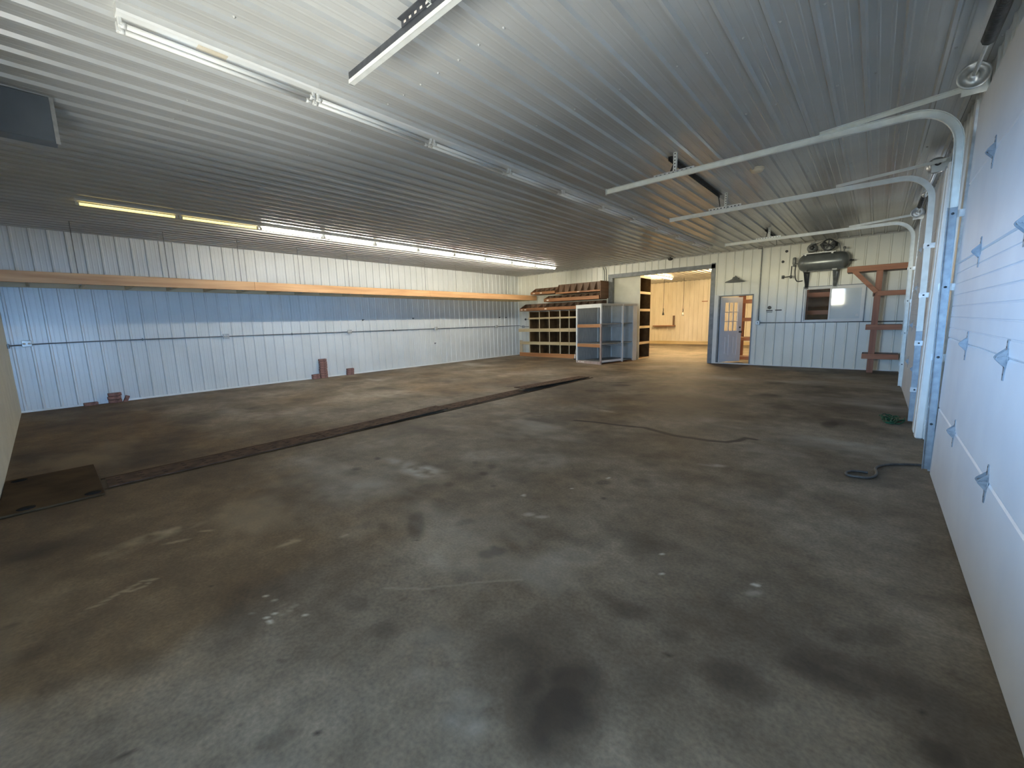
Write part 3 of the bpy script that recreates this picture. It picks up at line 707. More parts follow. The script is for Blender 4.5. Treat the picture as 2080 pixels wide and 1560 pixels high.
mb = MB()
for s in (-1, 1):
    mb.lathe((LW - .06, s * LT / 2, .92), (0, s, 0), [(.030, 0), (.030, .006), (.012, .01), (.012, .04), (.027, .048), (.03, .062), (.02, .075), (0, .077)], 16)
    mb.lathe((LW - .06, s * LT / 2, 1.06), (0, s, 0), [(.027, 0), (.027, .012), (.014, .018), (0, .018)], 16)
mb.build('door_knob', 'dark_steel', leaf, True)

# ---- sliding window in the back wall
w1 = tag(bpy.data.objects.new('window_1', None), kind='structure'); COL.objects.link(w1); w1.location = (BX0, YB, BZ0)
mb = MB(); g = .045
def wf(mb, x0, x1, z0, z1, g, y0, y1):
    mb.box(x0, x0 + g, y0, y1, z0, z1); mb.box(x1 - g, x1, y0, y1, z0, z1); mb.box(x0 + g, x1 - g, y0, y1, z0, z0 + g); mb.box(x0 + g, x1 - g, y0, y1, z1 - g, z1)
wf(mb, BX0, BX1, BZ0, BZ1, .035, YB - .035, YB + .1)
mb.build('window_frame', 'white', w1)
mb = MB(); wf(mb, BX0 - .022, BX1 + .022, BZ0 - .022, BZ1 + .022, .022, YB - .02, YB + .01); mb.build('window_flashing', 'trim_grey', w1)
xm = -.93
mb = MB(); wf(mb, xm - .03, BX1 - .035, BZ0 + .035, BZ1 - .035, .04, YB - .02, YB + .01); mb.build('window_sash', 'white', w1)
mb = MB(); wf(mb, BX0 + .035, xm + .01, BZ0 + .035, BZ1 - .035, .022, YB + .03, YB + .055); mb.build('window_sash', 'white', w1)
mb = MB(); mb.prism([(xm + .01, YB + .006, BZ0 + .075), (BX1 - .075, YB + .006, BZ0 + .075), (BX1 - .075, YB - .019, BZ1 - .075), (xm + .01, YB - .019, BZ1 - .075)], (0, .004, 0)); mb.build('pane', 'frosted', w1)
mb = MB(); mb.prism([(BX0 + .057, YB + .022, BZ0 + .057), (xm - .012, YB + .022, BZ0 + .057), (xm - .012, YB + .066, BZ1 - .057), (BX0 + .057, YB + .066, BZ1 - .057)], (0, .004, 0)); mb.build('pane', 'glass', w1)
mb = MB(); mb.box(-.40, -.34, YB - .008, YB - .001, 1.37, 1.43); mb.build('sticker', 'white', w1)

# ---- the next bay seen through the openings
mb = MB()
ribbed(mb, (0, YF, 0), (1, 0, 0), (0, 0, 1), (0, -1, 0), 0.0, [(XL - .8, 1.0, .16, ZC + .3)], minor=0.0, h=.016)
mb.box(XL - .8, 1.0, YF + .05, YF + .15, 0, ZC + .3)
struct('wall_far', mb, 'far_steel')
mb = MB(); mb.box(XL - .8, 1.0, YF - .05, YF + .06, 0, .17); struct('baseboard_far', mb, 'pine_x')
mb = MB(); mb.box(XL - .9, XL - .8, YB, YF + .1, 0, ZC + .2); struct('wall_side', mb, 'far_steel')
mb = MB(); mb.box(XR + .3, XR + .4, YB, YF + .1, 0, ZC + .2); struct('wall_end', mb, 'far_steel')
# dim office behind the window
mb = MB()
mb.box(-2.30, -2.22, YB + .12, 17.2, 0, 2.7); mb.box(-2.22, XR + .3, 17.1, 17.2, 0, ZC)
struct('wall_office', mb, 'hard_back')

# ================================================================== THINGS
ORD = ['first', 'second', 'third', 'fourth', 'fifth', 'sixth', 'seventh', 'eighth', 'ninth', 'tenth']
PITCH = 1.187

# ---- fluorescent strip lights
def strip_light(x, y, tube_mat, two, label, group, ztube=ZC - .085):
    """one strip of PITCH length running along Y, starting at y"""
    t = thing('fluorescent_light', label, 'light fixture', (x, y, ZC), group)
    L_ = PITCH
    xc = x + (.055 if two else .02)
    mb = MB()
    mb.prism([(xc - .05, y + .004, ZC), (xc - .05, y + .004, ZC - .035), (xc - .035, y + .004, ZC - .05), (xc + .045, y + .004, ZC - .05), (xc + .058, y + .004, ZC - .04), (xc + .058, y + .004, ZC)], (0, L_ - .008, 0))
    mb.build('channel', 'white', t)
    for dx in ((-.035, .035) if two else (0.0,)):
        mb = MB(); mb.cyl((x + dx, y + .05, ztube), (x + dx, y + L_ - .05, ztube), .0155 if two else .019, 12)
        mb.build('tube', tube_mat, t)
        for yy in (y + .022, y + L_ - .022):
            mb = MB(); mb.box(x + dx - .016, x + dx + .016, yy - .011, yy + .011, ztube - .014, ZC - .045, bevel=.004)
            s = 1 if yy < y + .5 else -1
            mb.cyl((x + dx, yy, ztube), (x + dx, yy + s * .028, ztube), .0175 if two else .021, 12)
            mb.build('lamp_holder', 'white', t)
    return t

for k in range(10):
    lit = k > 1
    strip_light(-8.76, .55 + k * PITCH, 'tube_lit' if lit else 'tube_yellow', False,
                '%s strip light from the near end of the glowing row, %s' % (ORD[k], 'tube lit bright white' if lit else 'tube glowing dull yellow'),
                'lit strip lights in a row along the left ceiling')
proto = strip_light(-3.60, .53, 'tube_off', True, '', 'unlit twin-tube strip lights along the middle of the ceiling')
for k in range(10):
    o = proto if k == 0 else copy_tree(proto)
    o.location = (-3.60, .53 + k * 1.180, ZC)
    o['label'] = 'unlit twin-tube strip light, %s in the middle ceiling row counted from the near end' % ORD[k]
mb = MB(); mb.box(-3.575, -3.515, .93, 1.10, ZC - .0525, ZC - .050); mb.build('rating_label', 'label', proto)

# lit strips of the next bay
for k, (x, y) in enumerate(((-7.55, 18.0), (-7.55, 19.2), (-5.0, 15.4), (-5.0, 16.6), (-5.0, 17.8))):
    strip_light(x, y, 'tube_warm', False,
                ('nearer lit strip light at left through the wide opening', 'farther lit strip light at left through the wide opening',
                 'bright lit strip light just beyond the top right of the wide opening',
                 'middle lit strip light of the right row seen through the wide opening',
                 'farthest lit strip light of the right row seen through the wide opening')[k], 'lit strip lights of the next bay')

# ---- overhead door tracks: galvanised C rails, hung from the ceiling
ZT, XV, RT = 3.10, .395, .30
def track(y, s, label, xend=-2.80, xb=.455, xt=XV, rail='track_steel', split=0):
    vertical = True
    """s = +1 when the channel opens towards +Y"""
    t = thing('overhead_door_track', label, 'door track', (XV, y, 0), 'overhead door tracks')
    w, d, th = .060, .030, .004
    path = []
    if vertical:
        path += [(xb, .03), (xt, ZT - RT)]
        path += [(xt - RT + RT * math.cos(a), ZT - RT + RT * math.sin(a)) for a in [math.pi / 2 * i / 10 for i in range(1, 11)]]
    else:
        path += [(XV - RT, ZT)]
    path.append((xend, ZT))
    sec = [(-w / 2, d), (-w / 2, 0), (w / 2, 0), (w / 2, d), (w / 2 - th, d), (w / 2 - th, th), (-w / 2 + th, th), (-w / 2 + th, d)]
    mb = MB(); rings = []
    if split:
        # lower length of rail, a separate darker blue-grey piece
        xj = xb + (xt - xb) * (split - .03) / (ZT - RT - .03)
        lo = []
        for x, z in ((xb, .03), (xj, split)):
            lo.append([mb.bm.verts.new((x - u, y + s * v - s * .012, z)) for u, v in [(-w / 2, d), (-w / 2, 0), (w / 2, 0), (w / 2, d), (w / 2 - th, d), (w / 2 - th, th), (-w / 2 + th, th), (-w / 2 + th, d)]])
        for k in range(8):
            mb.bm.faces.new((lo[0][k], lo[0][(k + 1) % 8], lo[1][(k + 1) % 8], lo[1][k]))
        mb.bm.faces.new(lo[0]); mb.bm.faces.new(lo[1][::-1])
        mb.build('lower_rail', 'rail_blue', t); mb = MB()
        path[0] = (xj, split + .002)
    for i, (x, z) in enumerate(path):
        a, b = path[max(i - 1, 0)], path[min(i + 1, len(path) - 1)]
        dx, dz = b[0] - a[0], b[1] - a[1]; ln = math.hypot(dx, dz)
        nxx, nz = dz / ln, -dx / ln
        rings.append([mb.bm.verts.new((x + nxx * u, y + s * v - s * .012, z + nz * u)) for u, v in sec])
    for A, B in zip(rings[:-1], rings[1:]):
        for k in range(8):
            mb.bm.faces.new((A[k], A[(k + 1) % 8], B[(k + 1) % 8], B[k]))
    mb.bm.faces.new(rings[0]); mb.bm.faces.new(rings[-1][::-1])
    mb.build('rail', rail, t)
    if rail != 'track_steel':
        mb = MB(); mb.box(xend, xt - RT, y + s * .019, y - s * .014, ZT - .040, ZT - .0365); mb.box(xend, xt - RT, y - s * .0165, y - s * .013, ZT - .040, ZT - .016); mb.build('lower_lip', 'track_steel', t)  # lit underside of the near track painted as pale strips
    yb = y - s * .016
    # straight brace angle above the bend, from the header bracket to the rail
    mb = MB(); mb.obox((XV + .08, yb - s * .02, ZT + .12), (-.55, yb - s * .02, ZT + .045), .004, .035); mb.obox((XV + .08, yb - s * .005, ZT + .137), (-.55, yb - s * .005, ZT + .062), .03, .004)
    mb.build('brace_angle', 'track_steel', t)
    # drop hanger: perforated angle
    mb = MB(); xh = -1.92
    mb.box(xh - .02, xh + .02, yb - .0025, yb + .0025, ZT + .02, ZC); mb.box(xh + .0155, xh + .02, yb, yb - s * .03, ZT + .02, ZC)
    mb.second()
    for i in range(6): mb.box(xh - .006, xh + .006, yb - .0035, yb + .0035, ZT + .055 + i * .036, ZT + .068 + i * .036)
    mb.build('hanger', 'track_steel', t, mat2='dark_gap')
    mb = MB(); mb.box(xh - .25, xh + .22, yb - .0035, yb + .0035, ZT + .022, ZT + .058); mb.box(xh - .25, xh + .22, yb, yb - s * .03, ZT + .054, ZT + .058)
    mb.second()
    for i in range(9): mb.box(xh - .225 + i * .05, xh - .205 + i * .05, yb - .0045, yb + .0045, ZT + .034, ZT + .046)
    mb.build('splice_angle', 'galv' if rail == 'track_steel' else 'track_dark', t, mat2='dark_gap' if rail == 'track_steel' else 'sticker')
    mb = MB(); mb.box(xend - .002, xend + .004, y - s * .012, y + s * .022, ZT - .04, ZT + .04); mb.build('end_stop', 'galv', t)
    if vertical:
        for z in (.45, 1.05, 1.65, 2.25):
            xq = xb + (xt - xb) * z / (ZT - RT)
            mb = MB(); mb.box(xq + .02, XR - .013, yb - .003, yb + .003, z - .03, z + .03); mb.box(xq - .036, xq + .036, yb - s * .004, yb, z - .03, z + .03)
            j = mb.build('jamb_bracket', 'galv', t)
            mb = MB(); mb.lathe((xq + .005, yb - .003, z), (0, -1, 0), [(.010, 0), (.010, .012), (0, .012)], 8); mb.build('bolt', 'dark_steel', j)
        # continuous mounting angle behind the rail
        mb = MB(); mb.box(XR - .018, XR - .012, yb - .05, yb + .03, 0, ZT - .2); mb.box(XR - .035, XR - .012, yb - .0025, yb + .0025, 0, ZT - .25); mb.build('mounting_angle', 'grey_steel', t)
    return t
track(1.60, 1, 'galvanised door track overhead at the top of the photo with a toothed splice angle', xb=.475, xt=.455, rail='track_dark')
track(5.14, -1, 'galvanised door track curving down at the far edge of the nearest overhead door', split=2.3)
track(7.37, 1, 'galvanised door track curving down at the near edge of the far overhead door', split=1.2)
track(10.85, -1, 'galvanised door track farthest away, curving down by the wooden rack')

def ceiling_angle(y0, y1, label):
    mb = MB(); x = -1.99
    mb.box(x - .022, x + .022, y0, y1, ZC - .024, ZC - .019); mb.box(x - .022, x - .017, y0, y1, ZC - .065, ZC - .019)
    mb.obox((x, y0 + .02, ZC - .20), (x, y0 + .16, ZC - .03), .006, .03); mb.obox((x, y1 - .02, ZC - .20), (x, y1 - .16, ZC - .03), .006, .03)
    return single('hanger_crossbar', mb, 'dark_steel', label, 'metal bar', (x, y0, ZC - .065))
ceiling_angle(5.19, 7.33, 'black angle iron on the ceiling between the two middle door tracks')
ceiling_angle(10.91, 12.3, 'black angle iron on the ceiling running back from the farthest door track')

# ---- torsion spring shafts over the doors
def spring_shaft(y0, y1, label):
    xs, zs = .412, 3.215
    t = thing('torsion_spring_shaft', label, 'door spring', (xs, (y0 + y1) / 2, zs), 'torsion spring shafts')
    mb = MB(); mb.cyl((xs, y0 - .08, zs), (xs, y1 + .08, zs), .0127, 12); mb.build('shaft', 'galv', t)
    ym = (y0 + y1) / 2
    mb = MB()
    pts = [(xs + .036 * math.cos(a), ym + .1 + a * .0095 / math.pi * .8, zs + .036 * math.sin(a)) for a in [math.pi / 4 * i for i in range(480)]]
    mb.tube(pts, .0034, 5)
    mb.build('spring', 'dark_steel', t)
    mb = MB(); mb.lathe((xs, ym + .1, zs), (0, -1, 0), [(.014, 0), (.036, 0), (.036, .06), (.014, .07)], 16); mb.build('winding_cone', 'galv', t)
    for s, y in ((1, y0), (-1, y1)):
        mb = MB(); mb.lathe((xs, y + s * .02, zs), (0, s, 0), [(.013, 0), (.062, 0), (.072, .015), (.077, .04), (.078, .060), (.094, .066), (.094, .076), (.080, .078), (.076, .062), (.036, .058), (.030, .088), (.013, .090)], 24)
        mb.build('cable_drum', 'galv', t)
        mb = MB(); mb.box(xs - .05, XR - .013, y - s * .02, y - s * .015, zs - .10, zs + .045)
        mb.box(XR - .018, XR - .013, y - s * .07, y - s * .015, zs - .10, zs + .045)
        b = mb.build('bearing_plate', 'track_steel', t)
        mb = MB(); mb.lathe((xs, y - s * .021, zs), (0, -s, 0), [(.013, 0), (.03, 0), (.028, .012), (.014, .014)], 18); mb.build('bearing', 'dark_steel', b)
    return t
spring_shaft(1.70, 5.02, 'torsion spring and cable drum above the nearest overhead door')
spring_shaft(7.42, 10.80, 'torsion spring and bearing plates above the far overhead door')

# ---- smoke detector
t = thing('smoke_detector', 'round ivory smoke detector on the ceiling between two door tracks', 'smoke detector', (-1.33, 6.47, ZC))
mb = MB(); mb.lathe((-1.33, 6.47, ZC), (0, 0, -1), [(.085, 0), (.085, .018), (.06, .018)], 28); mb.build('base', 'smoke', t)
mb = MB(); mb.lathe((-1.33, 6.47, ZC - .018), (0, 0, -1), [(.072, 0), (.072, .02), (.055, .034), (.03, .036), (0, .036)], 28); mb.build('cover', 'smoke', t)

# ---- small dark fixture on the ceiling at the back wall
t = thing('sensor', 'small dark round sensor on the ceiling above the wide opening', 'sensor', (-5.05, 13.45, ZC))
mb = MB(); mb.lathe((-5.05, 13.45, ZC), (0, 0, -1), [(.02, 0), (.02, .05), (.075, .055), (.08, .075), (.06, .11), (.03, .12), (0, .12)], 18); mb.build('housing', 'dark_steel', t)
mb = MB(); mb.box(-5.13, -4.97, 13.37, 13.53, ZC - .022, ZC - .012); mb.build('mounting_plate', 'grey_steel', t)

# ---- grey panel hanging under the ceiling in the near left corner
t = thing('ceiling_hatch', 'grey metal box panel hanging below the ceiling in the near left corner', 'panel', (-5.3, -.05, ZC - .36))
mb = MB(); mb.box(-5.36, -5.20, YN, .30, ZC - .36, ZC - .02, bevel=.006); mb.build('panel_body', 'hatch', t)
mb = MB(); mb.box(-5.205, -5.190, .285, .31, ZC - .37, ZC - .02); mb.build('edge_trim', 'box_steel', t)

# ---- long storage shelf on the left wall
XS, ZS0, ZS1 = -10.50, 2.275, 2.46
t = thing('wall_shelf', 'long wooden overhead shelf with orange front board along the left wall', 'shelf', (XL, 6.5, ZS0))
mb = MB()
for (a, b) in ((YN, 3.28), (3.283, 8.15), (8.153, 13.55)): mb.box(XS - .038, XS, a, b, ZS0, ZS1, bevel=.004)
mb.build('front_board', 'fascia', t)
mb = MB(); mb.box(XL + .02, XS - .04, YN, 13.55, ZS0 + .135, ZS0 + .155); mb.build('deck', 'pine_y', t)
mb = MB(); mb.box(XL + .02, XL + .058, YN, 13.55, ZS0 + .0, ZS0 + .134); mb.build('wall_ledger', 'pine_y', t)
mb = MB(); mb.box(XL + .06, XS - .04, 13.51, 13.55, ZS0, ZS0 + .134); mb.build('end_board', 'pine_x', t)
for k in range(10):
    y = .56 + k * 1.245
    mb = MB(); mb.cyl((XS - .055, y, ZS0 - .02), (XS - .055, y, ZC), .006, 8); mb.box(XS - .075, XS - .035, y - .02, y + .02, ZS0 - .006, ZS0 - .001)
    mb.cyl((XS - .055, y, ZS0 - .018), (XS - .055, y, ZS0 - .006), .011, 6)
    mb.build('hanger_rod', 'grey_steel', t)
for k in range(21):
    y = -.05 + k * .66
    mb = MB(); mb.box(XL + .06, XS - .04, y - .019, y + .019, ZS0 + .01, ZS0 + .134); mb.build('joist', 'pine_x', t)

# ---- wiring on the left wall
ZK = 1.262
mb = MB(); mb.tube([(XL + .032, YN + .02, ZK - .03), (XL + .032, 0, ZK - .012), (XL + .032, 1.0, ZK), (XL + .032, YB - .02, ZK)], .011, 8)
for y in (1.4, 4.4, 7.5, 10.6): mb.box(XL + .02, XL + .046, y - .008, y + .008, ZK - .03, ZK + .03)
single('conduit', mb, 'conduit', 'thin metal conduit running along the left wall at waist height', 'conduit', (XL, 6.5, ZK - .03))
def outlet(y, label, x=None):
    t = thing('outlet_box', label, 'outlet', (XL + .018, y, ZK), 'outlet boxes on the left wall conduit')
    mb = MB(); mb.box(XL + .0445, XL + .088, y - .062, y + .062, ZK - .055, ZK + .058, bevel=.006); mb.build('box', 'box_steel', t)
    for s in (-1, 1):
        mb = MB(); mb.lathe((XL + .088, y + s * .03, ZK), (1, 0, 0), [(.019, 0), (.019, .003), (0, .003)], 14); r = mb.build('receptacle', 'sticker', t)
        mb = MB(); mb.box(XL + .0905, XL + .0925, y + s * .03 - .008, y + s * .03 - .005, ZK - .006, ZK + .006); mb.box(XL + .0905, XL + .0925, y + s * .03 + .005, y + s * .03 + .008, ZK - .006, ZK + .006); mb.build('slot', 'dark_gap', r)
outlet(-.20, 'outlet box on the left wall conduit beside the near left corner')
outlet(2.90, 'outlet box on the left wall conduit, second from the near corner')
outlet(6.00, 'outlet box on the left wall conduit, above the brick tower')
outlet(9.20, 'outlet box on the left wall conduit, second from the back corner')
outlet(12.30, 'outlet box on the left wall conduit, nearest the back corner')
for y, z, lab in ((6.47, 1.60, 'small dark hook on the left wall, just above the third outlet box'), (8.29, 1.63, 'small dark hook on the left wall between third and fourth outlet boxes'),
                  (9.16, .75, 'small dark plug on the left wall below the fourth outlet box'), (12.55, 1.62, 'small dark hook on the left wall near the back corner, left of a pair'),
                  (12.95, 1.61, 'small dark hook on the left wall near the back corner, right of a pair')):
    mb = MB(); mb.box(XL, XL + .03, y - .018, y + .018, z - .022, z + .022, bevel=.004); mb.obox((XL + .03, y, z), (XL + .055, y + .03, z + .012), .014, .014)
    single('wall_hook', mb, 'dark_steel', lab, 'hook', (XL, y, z), 'hooks on the left wall')
mb = MB(); mb.box(-11.55, -11.42, YN, YN + .03, 1.19, 1.27, bevel=.006)
single('junction_box', mb, 'conduit', 'dark junction box on the near wall at the left edge of the photo', 'box', (-11.48, YN, 1.19))

# ---- bricks by the left wall
BL, BW, BH = .20, .095, .062
mb = MB(); mb.box(-BW / 2, BW / 2, -BL / 2, BL / 2, 0, BH, bevel=.004)
brick0 = mb.build('brick', 'brick')
first = [True]
def brick(x, y, z, rz, label, rx=0):
    o = brick0 if first[0] else brick0.copy()
    if not first[0]: COL.objects.link(o)
    first[0] = False
    o.location = (x, y, z); o.rotation_euler = (rx, 0, rz)
    tag(o, label, 'brick', 'red bricks by the left wall')
rng = random.Random(11)
pos = ['bottom', 'second from bottom', 'third from bottom', 'fourth from bottom', 'fourth from top', 'third from top', 'second from top', 'topmost']
for k in range(8):
    brick(-11.60 + rng.uniform(-.006, .006), 5.11 + rng.uniform(-.008, .008), k * (BH + .006), rng.uniform(-.05, .05), 'dark red brick in the tall brick tower, %s' % pos[k])
for k in range(2):
    brick(-11.60, 4.89, k * (BH + .004), .04, 'dark red brick in the low pair left of the tall tower, %s' % ('bottom one', 'top one')[k])
for k in range(3):
    brick(-11.60 + rng.uniform(-.005, .005), 5.90 + rng.uniform(-.01, .01), k * (BH + .003), rng.uniform(-.06, .06), 'brownish brick in the short stack right of the tall tower, %s' % ('bottom', 'middle', 'top')[k])
for k in range(3):
    brick(-11.60, .82 + rng.uniform(-.008, .008), k * (BH + .008), rng.uniform(-.05, .05), 'dark brick in the short stack nearest the left corner, %s' % ('bottom', 'middle', 'top')[k])
brick(-11.60, 1.01, .012, .0, 'dark brick on edge leaning at the right of the near-corner stack', 1.15)
brick(-11.60, .47, 0, .12, 'single brick lying flat on the floor by the near left corner')

# ---- trench drain cover plates and pit cover, lying on the floor
def plate(x0, x1, y0, y1, z, tilt, label, name='drain_cover', mat='rust', holes=True):
    t = thing(name, label, 'steel plate', ((x0 + x1) / 2, (y0 + y1) / 2, 0), 'trench drain cover plates' if name == 'drain_cover' else None)
    mb = MB(); mb.box(x0, x1, y0, y1, z, z + .010, bevel=.002)
    for v in mb.bm.verts: v.co.z += tilt * (v.co.y - y0) / (y1 - y0) if tilt > 0 else -tilt * (y1 - v.co.y) / (y1 - y0)
    mb.second()
    if holes:
        n = int((y1 - y0) / .17)
        for i in range(n):
            yy = y0 + (i + .5) * (y1 - y0) / n
            zz = z + .0102 + (tilt * (yy - y0) / (y1 - y0) if tilt > 0 else -tilt * (y1 - yy) / (y1 - y0))
            for xx in (x0 + .07, (x0 + x1) / 2, x1 - .07):
                mb.box(xx - .006, xx + .006, yy - .018, yy + .018, zz - .001, zz + .0006)
    mb.build('plate', mat, t, mat2='dark_gap')
    return t
plate(-5.60, -5.27, .23, 2.28, .004, 0, 'rusty trench drain cover plate nearest the pit cover')
plate(-5.61, -5.27, 2.29, 4.34, .004, .03, 'rusty trench drain cover plate, second from the pit cover')
plate(-5.61, -5.29, 4.36, 6.50, .004, 0, 'rusty trench drain cover plate, third from the pit cover')
plate(-5.62, -5.30, 6.42, 8.95, .014, -.055, 'rusty trench drain cover plate farthest away, its near end tipped up')
mb = MB(); mb.box(-5.66, -5.60 - .02, .2, 9.0, .0005, .006); mb.box(-5.25, -5.22, .2, 9.0, .0005, .006)
struct('trim_5', mb, 'rust_dark')
t = thing('pit_cover', 'large dark steel pit cover plate on the floor in the near left corner', 'steel plate', (-5.66, -.12, 0))
mb = MB(); mb.box(-6.29, -5.07, YN + .01, .19, .004, .022, bevel=.003); mb.build('plate', 'rust_dark', t)
for x, y, rx_, ry_ in ((-5.07 - .08, .12, .07, .05), (-6.2, -.33, .06, .045), (-5.15, -.27, .07, .045)):
    mb = MB(); mb.lathe((x, y, .0222), (0, 0, 1), [(.055, 0), (.055, .0015), (0, .0015)], 16); mb.build('lifting_hole', 'dark_gap', t)

# ---- hose on the floor by the nearest overhead door
def smooth_path(pts, n=8):
    out = []
    P_ = [Vector(p) for p in pts]
    for i in range(len(P_) - 1):
        p0, p1, p2, p3 = P_[max(i - 1, 0)], P_[i], P_[i + 1], P_[min(i + 2, len(P_) - 1)]
        for k in range(n):
            t_ = k / n
            out.append(.5 * ((2 * p1) + (p2 - p0) * t_ + (2 * p0 - 5 * p1 + 4 * p2 - p3) * t_ ** 2 + (3 * p1 - p0 - 3 * p2 + p3) * t_ ** 3))
    out.append(P_[-1])
    return out
hp = [(.06, 4.79), (0, 4.785), (-.06, 4.745), (-.09, 4.67), (-.07, 4.61), (0, 4.61), (.07, 4.64), (.11, 4.73), (.12, 4.84), (.11, 4.94), (.13, 5.04), (.19, 5.15), (.29, 5.24), (.38, 5.30), (.46, 5.335)]
mb = MB(); mb.tube(smooth_path([(x, y, .0125) for x, y in hp]), .011, 10)
single('hose', mb, 'cable', 'grey hose lying in a hooked loop on the floor by the nearest overhead door', 'hose', (.06, 4.79, 0))

# ---- tangle of green netting on the floor
t = thing('green_netting', 'crumpled green plastic netting on the floor beside the white trim boards', 'netting', (.36, 7.45, 0))
rng = random.Random(8)
for k in range(9):
    pts = []
    cx, cy = .28 + rng.uniform(-.05, .05), 7.36 + rng.uniform(-.10, .12)
    a0 = rng.uniform(0, 6)
    for i in range(7):
        a = a0 + i * .95
        r = rng.uniform(.04, .10)
        pts.append((cx + r * .9 * math.cos(a), cy + r * 2.0 * math.sin(a), .008 + rng.uniform(0, .045)))
    mb = MB(); mb.tube(smooth_path(pts, 5), rng.uniform(.006, .010), 6); mb.build('strand', 'green', t)
mb = MB(); mb.tube(smooth_path([(.30, 7.45, .02), (.26, 7.55, .012), (.20, 7.63, .010), (.15, 7.70, .009)], 6), .008, 6); mb.build('strand', 'green', t)

# ---- grey open shelving unit standing in front of the wide opening
cab = thing('shelving_unit', 'grey-white open shelving unit with wooden shelf fronts standing before the wide opening', 'shelf', (-6.54, 11.74, 0))
cab.rotation_euler = (0, 0, math.radians(-13))
W, D, H = 1.12, 1.80, 1.93
mb = MB(); mb.box(-.045, 0, 0, .05, .02, 1.31); mb.build('post', 'post_worn', cab, True)
mb = MB(); mb.box(-.045, 0, 0, .05, 1.31, H); mb.build('post_top', 'white', cab, True)
for x, y, w_ in ((-W, 0, .06), (-.045, 1.04, .045), (-W, D - .05, .045), (-W, 1.04, .045)):
    mb = MB(); mb.box(x, x + w_, y, y + .05, .02, H); mb.build('post', 'white', cab, True)
mb = MB(); mb.box(-.035, -.002, D - .21, D, .02, H - .04); mb.build('post', 'grey_paint', cab, True)
mb = MB(); mb.box(-W + .06, -.045, 0, .035, H - .11, H); mb.build('top_rail', 'white', cab, True)
mb = MB(); mb.box(-W, 0, .0, D, H - .005, H + .012); mb.build('top_panel', 'grey_paint', cab, True)
mb = MB(); mb.box(-.03, 0, .05, D, H - .06, H - .006); mb.build('top_rail', 'grey_panel', cab, True)
mb = MB(); mb.box(-W + .002, -W + .016, .05, D, .05, H - .01); mb.build('side_panel', 'grey_panel', cab, True)
mb = MB(); mb.box(-W + .02, -.04, D - .02, D - .005, .05, H - .01); mb.build('end_panel', 'grey_paint', cab, True)
for z in (.66, 1.30):
    mb = MB(); mb.box(-W + .02, -.01, .04, 1.06, z - .02, z); mb.box(-W + .02, -.04, 1.06, D - .02, z - .012, z + .008); mb.build('shelf_board', 'shelf_grey', cab, True)
    mb = MB(); mb.box(-W + .06, -.045, .003, .04, z - .11, z - .005); mb.build('shelf_front', 'orange_x', cab, True)
    mb = MB(); mb.box(-W + .02, -.05, 1.0, 1.04, z - .11, z - .021); mb.build('shelf_bearer', 'grey_panel', cab, True)
mb = MB(); mb.box(-W, 0, 0, .045, 0, .085); mb.build('base_rail', 'post_worn', cab, True)
mb = MB(); mb.box(-.035, 0, .045, D - .2, 0, .03); mb.build('base_rail', 'brown_y', cab, True)
mb = MB(); mb.box(-.03, -.006, .06, 1.04, .06, .13); mb.build('base_rail', 'white', cab, True)
mb = MB(); mb.box(-W + .02, -.04, .05, D - .03, .06, .075); mb.build('shelf_board', 'shelf_grey', cab, True)
mb = MB(); mb.box(-W + .10, -W + .17, -.001, .002, .025, .07); mb.box(-W + .22, -W + .38, -.001, .002, .03, .06); mb.build('sticker', 'sticker', cab, True)

# ---- pigeonhole rack on the floor against the back wall
BF = 13.24
t = thing('pigeonhole_rack', 'wooden pigeonhole rack with pale cross boards standing against the back wall', 'shelf', (-9.1, 13.5, 0))
xs_ = [-10.70, -10.18, -9.69, -9.19, -8.76, -8.27, -7.80, -7.52]
mb = MB(); mb.box(-10.7, -7.5, 13.76, 13.775, .02, 1.82); mb.build('back_panel', 'hard_back', t)
for i, x in enumerate(xs_):
    w_ = .05 if i in (3,) else .028
    mb = MB(); mb.box(x + .003, x + w_ - .003, BF + .045, 13.76, .02, 1.82); d_ = mb.build('divider', 'hard_back', t)
    mb = MB(); mb.box(x, x + w_, BF + .02, BF + .045, .02, 1.82); mb.build('divider_edge', 'pine_z', d_)
for z in (.13, .60, 1.13, 1.57, 1.80):
    mb = MB(); mb.box(-10.69, -7.5, BF + .022, 13.76, z - .018, z); mb.build('shelf_board', 'hard_back', t)
for z0, z1, xa in ((.49, .61, -11.19), (1.01, 1.14, -11.25), (1.515, 1.58, -10.72)):
    mb = MB(); mb.box(xa, -7.5, BF, BF + .02, z0, z1, bevel=.002); mb.build('front_board', 'pine_x', t)
mb = MB(); mb.box(-11.20, -7.5, BF - .02, BF + .02, 0, .155, bevel=.003); mb.build('kick_board', 'orange_x', t)
mb = MB(); mb.box(-11.22, -11.08, BF + .02, BF + .045, .0, .66); mb.build('end_upright', 'pine_z', t)
for x in (-8.74, -9.18):
    mb = MB(); mb.box(x + .004, x + .010, BF - .0015, BF, .49, 1.14); mb.build('board_joint', 'dark_gap', t)

